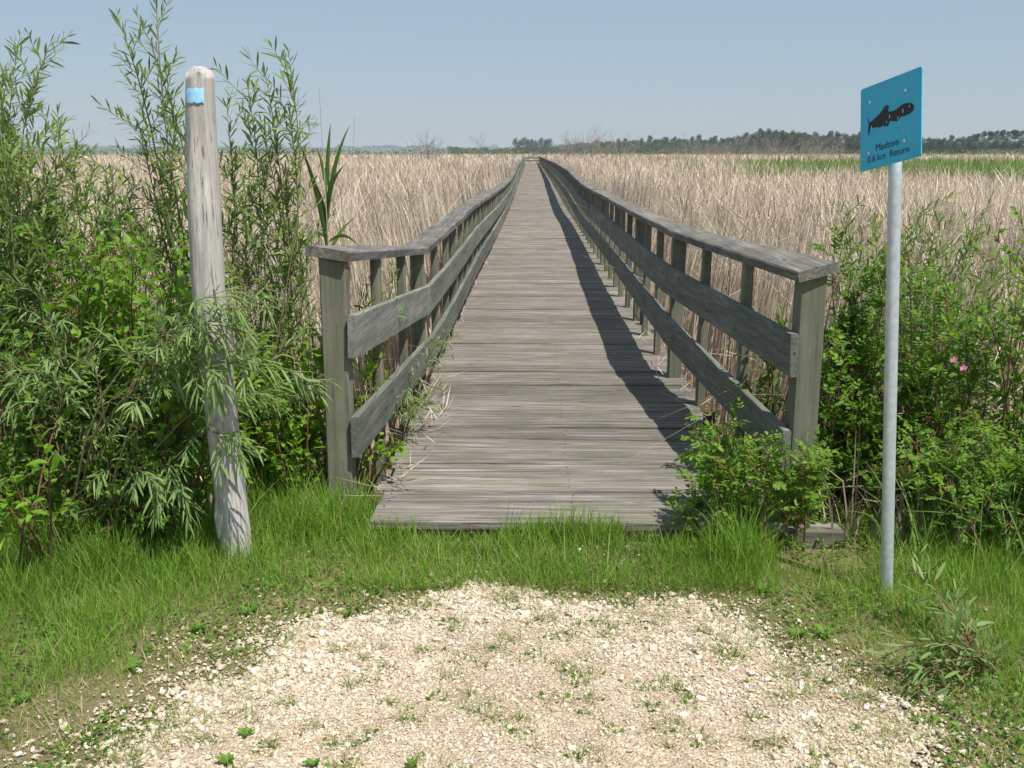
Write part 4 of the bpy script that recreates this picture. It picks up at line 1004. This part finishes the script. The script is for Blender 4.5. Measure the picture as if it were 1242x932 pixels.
# ------------------------------------------------------------------ far things
M['tree'] = leaf_mat('woodland_leaf', [(0.0, (0.025, 0.055, 0.018)), (0.5, (0.045, 0.085, 0.026)), (1.0, (0.07, 0.12, 0.035))], trans=.2)
M['trunk_pale'] = plain('pale_trunk', (0.42, 0.40, 0.36), .8)
M['twig'] = plain('bare_grey_twig', (0.30, 0.255, 0.225), .9, noise=(2, (0.22, 0.19, 0.17)))
M['brush'] = leaf_mat('far_brush_leaf', [(0.0, (0.06, 0.09, 0.03)), (0.5, (0.12, 0.16, 0.05)), (1.0, (0.25, 0.22, 0.13))], trans=.2)
def crown(r, n, h0, h1, rad, leaf, lobes=14):
    C_ = []
    for i in range(lobes):
        u = r.random(); z = h0+(h1-h0)*u; rr = rad*math.sin(math.pi*(.34+.56*u))**.8; a = r.uniform(0, 6.3)
        C_.append((rr*.6*math.cos(a)*r.random(), rr*.6*math.sin(a)*r.random(), z, rr*r.uniform(.4, .7)))
    C_.append((0, 0, h1-.8*rad*.4, rad*.4))
    C_ = np.array(C_); i = r.integers(0, len(C_), n); d = r.normal(size=(n, 3)); d /= np.linalg.norm(d, axis=1)[:, None]
    P = C_[i, :3]+d*(C_[i, 3]*r.random(n)**.4)[:, None]*np.array([1, 1, .75])
    D = d+r.normal(0, .6, (n, 3)); Nn = r.normal(size=(n, 3))+np.array([0, 0, 1.])
    return leaf_soup('oval', P, D, Nn, leaf*r.uniform(.6, 1.3, n), leaf*.75*r.uniform(.6, 1.3, n), np.clip(.5+.25*(r.random(len(C_))-.5)[i]+r.normal(0, .2, n), 0, 1), np.full(n, .1))
def tree_proto(seed, h, rad, n, leaf, trunk_vis, pale):
    r = np.random.default_rng(seed)
    o = empty('woodland_tree', (0, 0, 0), 'x', 'tree')
    V, Fq, T = crown(r, n, h*trunk_vis, h, rad, leaf); link('crown', np_mesh('crown', V, [Fq], T), M['tree'], o)
    b = MB(); b.tube([(0, 0, -.5), (r.normal(0, .1), 0, h*.4), (r.normal(0, .2), 0, h*.85)], [.17, .13, .05], 6)
    for k in range(5):
        z = h*(trunk_vis+.1*k); a = r.uniform(0, 6.3); b.tube([(0, 0, z), (rad*.6*math.cos(a), rad*.6*math.sin(a), z+h*.15)], [.06, .02], 4)
    b.build('trunk', M['trunk_pale'] if pale else M['bark'], o); return o
def dup(o):
    c = o.copy(); COL.objects.link(c)
    for ch in o.children:
        d = ch.copy(); COL.objects.link(d); d.parent = c; d.matrix_parent_inverse = ch.matrix_parent_inverse.copy()
    return c
def place(protos, spots, label, group):
    used = set(); rr = random.Random(4)
    for i, (x, y, s) in enumerate(spots):
        k = i % len(protos); o = protos[k] if k not in used else dup(protos[k]); used.add(k)
        o.location = (x, y, -.35); o.rotation_euler = (0, 0, rr.uniform(0, 6.3)); w = rr.uniform(.85, 1.25); o.scale = (s*w, s*w, s)
        o['label'] = label; o['group'] = group
def pxX(px, Y): return atY(px, 180, Y)[0]
tr = [tree_proto(300+i, h, rd, 2600, .36, tv, False) for i, (h, rd, tv) in enumerate(((10, 3.6, .03), (9.6, 3.2, .03), (10, 3.4, .05), (9.4, 3.8, .02), (9.8, 4.4, .02), (9.0, 2.9, .03)))]
r_ = np.random.default_rng(77); spots = []
top = lambda px: np.interp(px, [690, 760, 830, 885, 930, 980, 1030, 1060, 1110, 1180], [175, 169, 167, 168, 159, 163, 164, 163, 168, 167])
px = 688.0
while px < 1185:
    Y = float(np.interp(px, [690, 880, 950, 1190], [640, 560, 440, 470]))+r_.uniform(-25, 25)
    hh = (184-top(px)+r_.uniform(-2.5, 1.5))*Y/F/1.05+EYE+.35
    spots.append((pxX(px, Y), Y, hh/9.6)); px += r_.uniform(3.2, 6.0)
tr_ = None
place(tr, spots, 'dark green tree in the far wood across the marsh on the right', 'trees of the far wood on the right')
br = [tree_proto(320+i, 12, 3.0, 1600, .42, .36, True) for i in range(2)]; spots = []
for px in (1176,1184,1192,1200,1207,1214,1221,1229,1237,1246,1256,1268): 
    Y = 430+r_.uniform(-15, 15); spots.append((pxX(px, Y), Y, ((184-np.interp(px, [1176, 1195, 1240], [167, 161, 160])+r_.uniform(-1, 1))*Y/F/1.05+2.0)/11.6))
place(br, spots, 'pale trunked broad tree in the stand at the far right of the wood', 'pale trunked trees on the far right')
cl = [tree_proto(330+i, 10, 4.2, 1600, .45, .02, False) for i in range(2)]; spots = []
for px in (625,630,635,640,645,650,656,661,666):
    Y = 820+r_.uniform(-20, 20); spots.append((pxX(px, Y), Y, ((184-169+r_.uniform(-2.5, 1))*Y/F/1.05+2.0)/9.6))
place(cl, spots, 'dark tree in the small far clump beyond the end of the boardwalk', 'trees of the small far clump')
def strip(name, x0, x1, Y, h, n, leaf, mat, label, cat, seed, zj=6):
    r = np.random.default_rng(seed); x = r.uniform(x0, x1, n); y = Y+r.uniform(-zj, zj, n)
    hh = h*(.55+.6*vnoise(x, x*0, 3.0/max(h, 1)/3, seed)+.25*vnoise(x, x*0, .7/max(h, 1)*3, seed+1))
    z = -.4+hh*r.random(n)**.7; P = np.stack([x, y, z], 1)
    V, Fq, T = leaf_soup('oval', P, r.normal(size=(n, 3)), r.normal(size=(n, 3)), leaf*r.uniform(.6, 1.3, n), leaf*.7*r.uniform(.6, 1.3, n), np.clip(r.normal(.5, .25, n), 0, 1), np.full(n, 0.))
    tag(link(name, np_mesh(name, V, [Fq], T), mat), label, cat, kind='stuff')
strip('far_wood', -980, 60, 1500, 9.5, 40000, .95, M['tree'], 'thin dark line of distant woodland along the left horizon', 'wood', 401, 20)
strip('far_wood', 20, 900, 900, 8.5, 40000, .9, M['tree'], 'low distant woodland behind the trees on the right', 'wood', 402, 20)
strip('far_wood', 25, 330, 520, 5.5, 40000, .6, M['tree'], 'continuous dark green undergrowth at the foot of the far right wood', 'wood', 405, 30)
strip('far_wood', -75, 35, 900, 4.8, 14000, .9, M['tree'], 'low dark line of woods just left of the far end of the boardwalk', 'wood', 406, 20)
strip('far_brush', -260, 330, 330, 2.3, 16000, .55, M['brush'], 'low strip of green and tan brush along the far edge of the marsh', 'brush', 403, 30)

def bare_proto(seed, h, n, spread):
    r = np.random.default_rng(seed); o = empty('bare_shrub', (0, 0, 0), 'x', 'shrub'); b = MB()
    def branch(p, d, l, rad, lev):
        q = [p]
        for k in range(3): d = unit(d+r.normal(0, .12, 3)+np.array([0, 0, .05])); q.append(q[-1]+d*l/3)
        b.tube(q, [rad, rad*.8, rad*.6, rad*.35], 4, r.random(), False)
        if lev:
            for k in range(4):
                u = r.uniform(.3, 1); i = min(int(u*3), 2); pp = q[i]+(q[i+1]-q[i])*(u*3-i)
                branch(pp, unit(d+r.normal(0, .5, 3)), l*r.uniform(.35, .6), rad*.55, lev-1)
    for k in range(n):
        branch(np.array([r.normal(0, .3), r.normal(0, .3), -.1]), unit(np.array([r.normal(0, spread), r.normal(0, spread), 1])), h*r.uniform(.6, .95), .025, 2)
    b.build('branch', M['twig'], o); return o
bs = [bare_proto(500+i, 1.0*h, n, sp_) for i, (h, n, sp_) in enumerate(((4.0, 9, .3), (3.6, 12, .4), (4.4, 7, .2)))]
spots = []
for px, ty, Y in ((517,160,130),(523,163,135),(582,168,170),(700,156,150),(713,160,155),(722,163,160),(690,166,170),(750,165,190),(768,168,200),(812,174,230)):
    spots.append((pxX(px, Y), Y, ((184-ty)*Y/F/1.05+EYE+.3)/4.0))
px = 835
while px < 1030:
    Y = r_.uniform(190, 260); ty = r_.uniform(164, 177); spots.append((pxX(px, Y), Y, ((184-ty)*Y/F/1.05+EYE+.3)/4.0)); px += r_.uniform(5, 11)
place(bs, spots, 'leafless grey shrub standing in the marsh before the far wood', 'bare grey shrubs in the marsh')
# second boardwalk leg far off
o = empty('distant_boardwalk', (20, 150, 0), 'low brown stretch of distant boardwalk on the right beyond the cattails', 'boardwalk')
xa, xb = pxX(785, 150), pxX(843, 150)
b = MB(); b.box((xa, 150, .85), (xb, 150.2, .92)); b.build('handrail', M['rail_x'], o)
b = MB(); b.box((xa, 149.96, .45), (xb, 149.995, .68)); b.build('rail_board', M['rail_x'], o)
b = MB(); b.box((xa, 149.5, .05), (xb, 151.5, .12)); b.build('deck', M['rail_x'], o)
for k in range(6):
    b = MB(); x = xa+(xb-xa)*(k+.5)/6; b.box((x, 150.02, -.4), (x+.1, 150.12, .849)); b.build('post', M['rail_x'], o)

# ------------------------------------------------------------------ air
m, nt, out = new_mat('haze_air'); v = N(nt, 'ShaderNodeVolumePrincipled'); v.inputs['Color'].default_value = (.80, .88, .97, 1); v.inputs['Density'].default_value = 0.00025
nt.links.new(v.outputs[0], out.inputs['Volume'])
b = MB(); b.box((-R_FAR-5, -70, -2.0), (R_FAR+5, R_FAR+5, 26)); hz = b.build('haze', m); tag(hz, 'pale blue summer haze over the marsh', 'haze', kind='stuff')

# ------------------------------------------------------------------ light, sky, camera
sd = Vector((0.385, -0.375, 1.07)).normalized(); el = math.asin(sd.z)
sun = bpy.data.lights.new('sun', 'SUN'); sun.energy = 4.6; sun.angle = math.radians(.55); sun.color = (1.0, .95, .88)
so = bpy.data.objects.new('sun', sun); COL.objects.link(so); so.rotation_euler = (-sd).to_track_quat('-Z', 'Y').to_euler(); so.location = (0, 0, 30)
w = bpy.data.worlds.new('World'); sc.world = w; w.use_nodes = True; nt = w.node_tree
bg = nt.nodes['Background']; sky = nt.nodes.new('ShaderNodeTexSky'); sky.sky_type = 'NISHITA'; sky.sun_disc = False
sky.sun_elevation = el; sky.sun_rotation = math.atan2(sd.x, sd.y); sky.air_density = 1.0; sky.dust_density = 0.5; sky.ozone_density = 2.0
nt.links.new(mixc(nt, 0.78, sky.outputs[0], (2.40, 3.02, 3.74)), bg.inputs[0]); bg.inputs[1].default_value = 0.11
cam = bpy.data.cameras.new('camera'); cam.sensor_width = 36; cam.sensor_fit = 'HORIZONTAL'; cam.lens = 36*F/IW; cam.clip_end = 8000; cam.clip_start = .05
co = bpy.data.objects.new('camera', cam); COL.objects.link(co); co.location = tuple(CAM); co.rotation_euler = (math.pi/2-PITCH, 0, YAW); sc.camera = co
sc.view_settings.view_transform = 'Standard'; sc.view_settings.look = 'None'; sc.view_settings.exposure = 0.42; sc.view_settings.gamma = 1
sc.cycles.max_bounces = 6; sc.cycles.volume_bounces = 0; sc.cycles.use_denoising = True
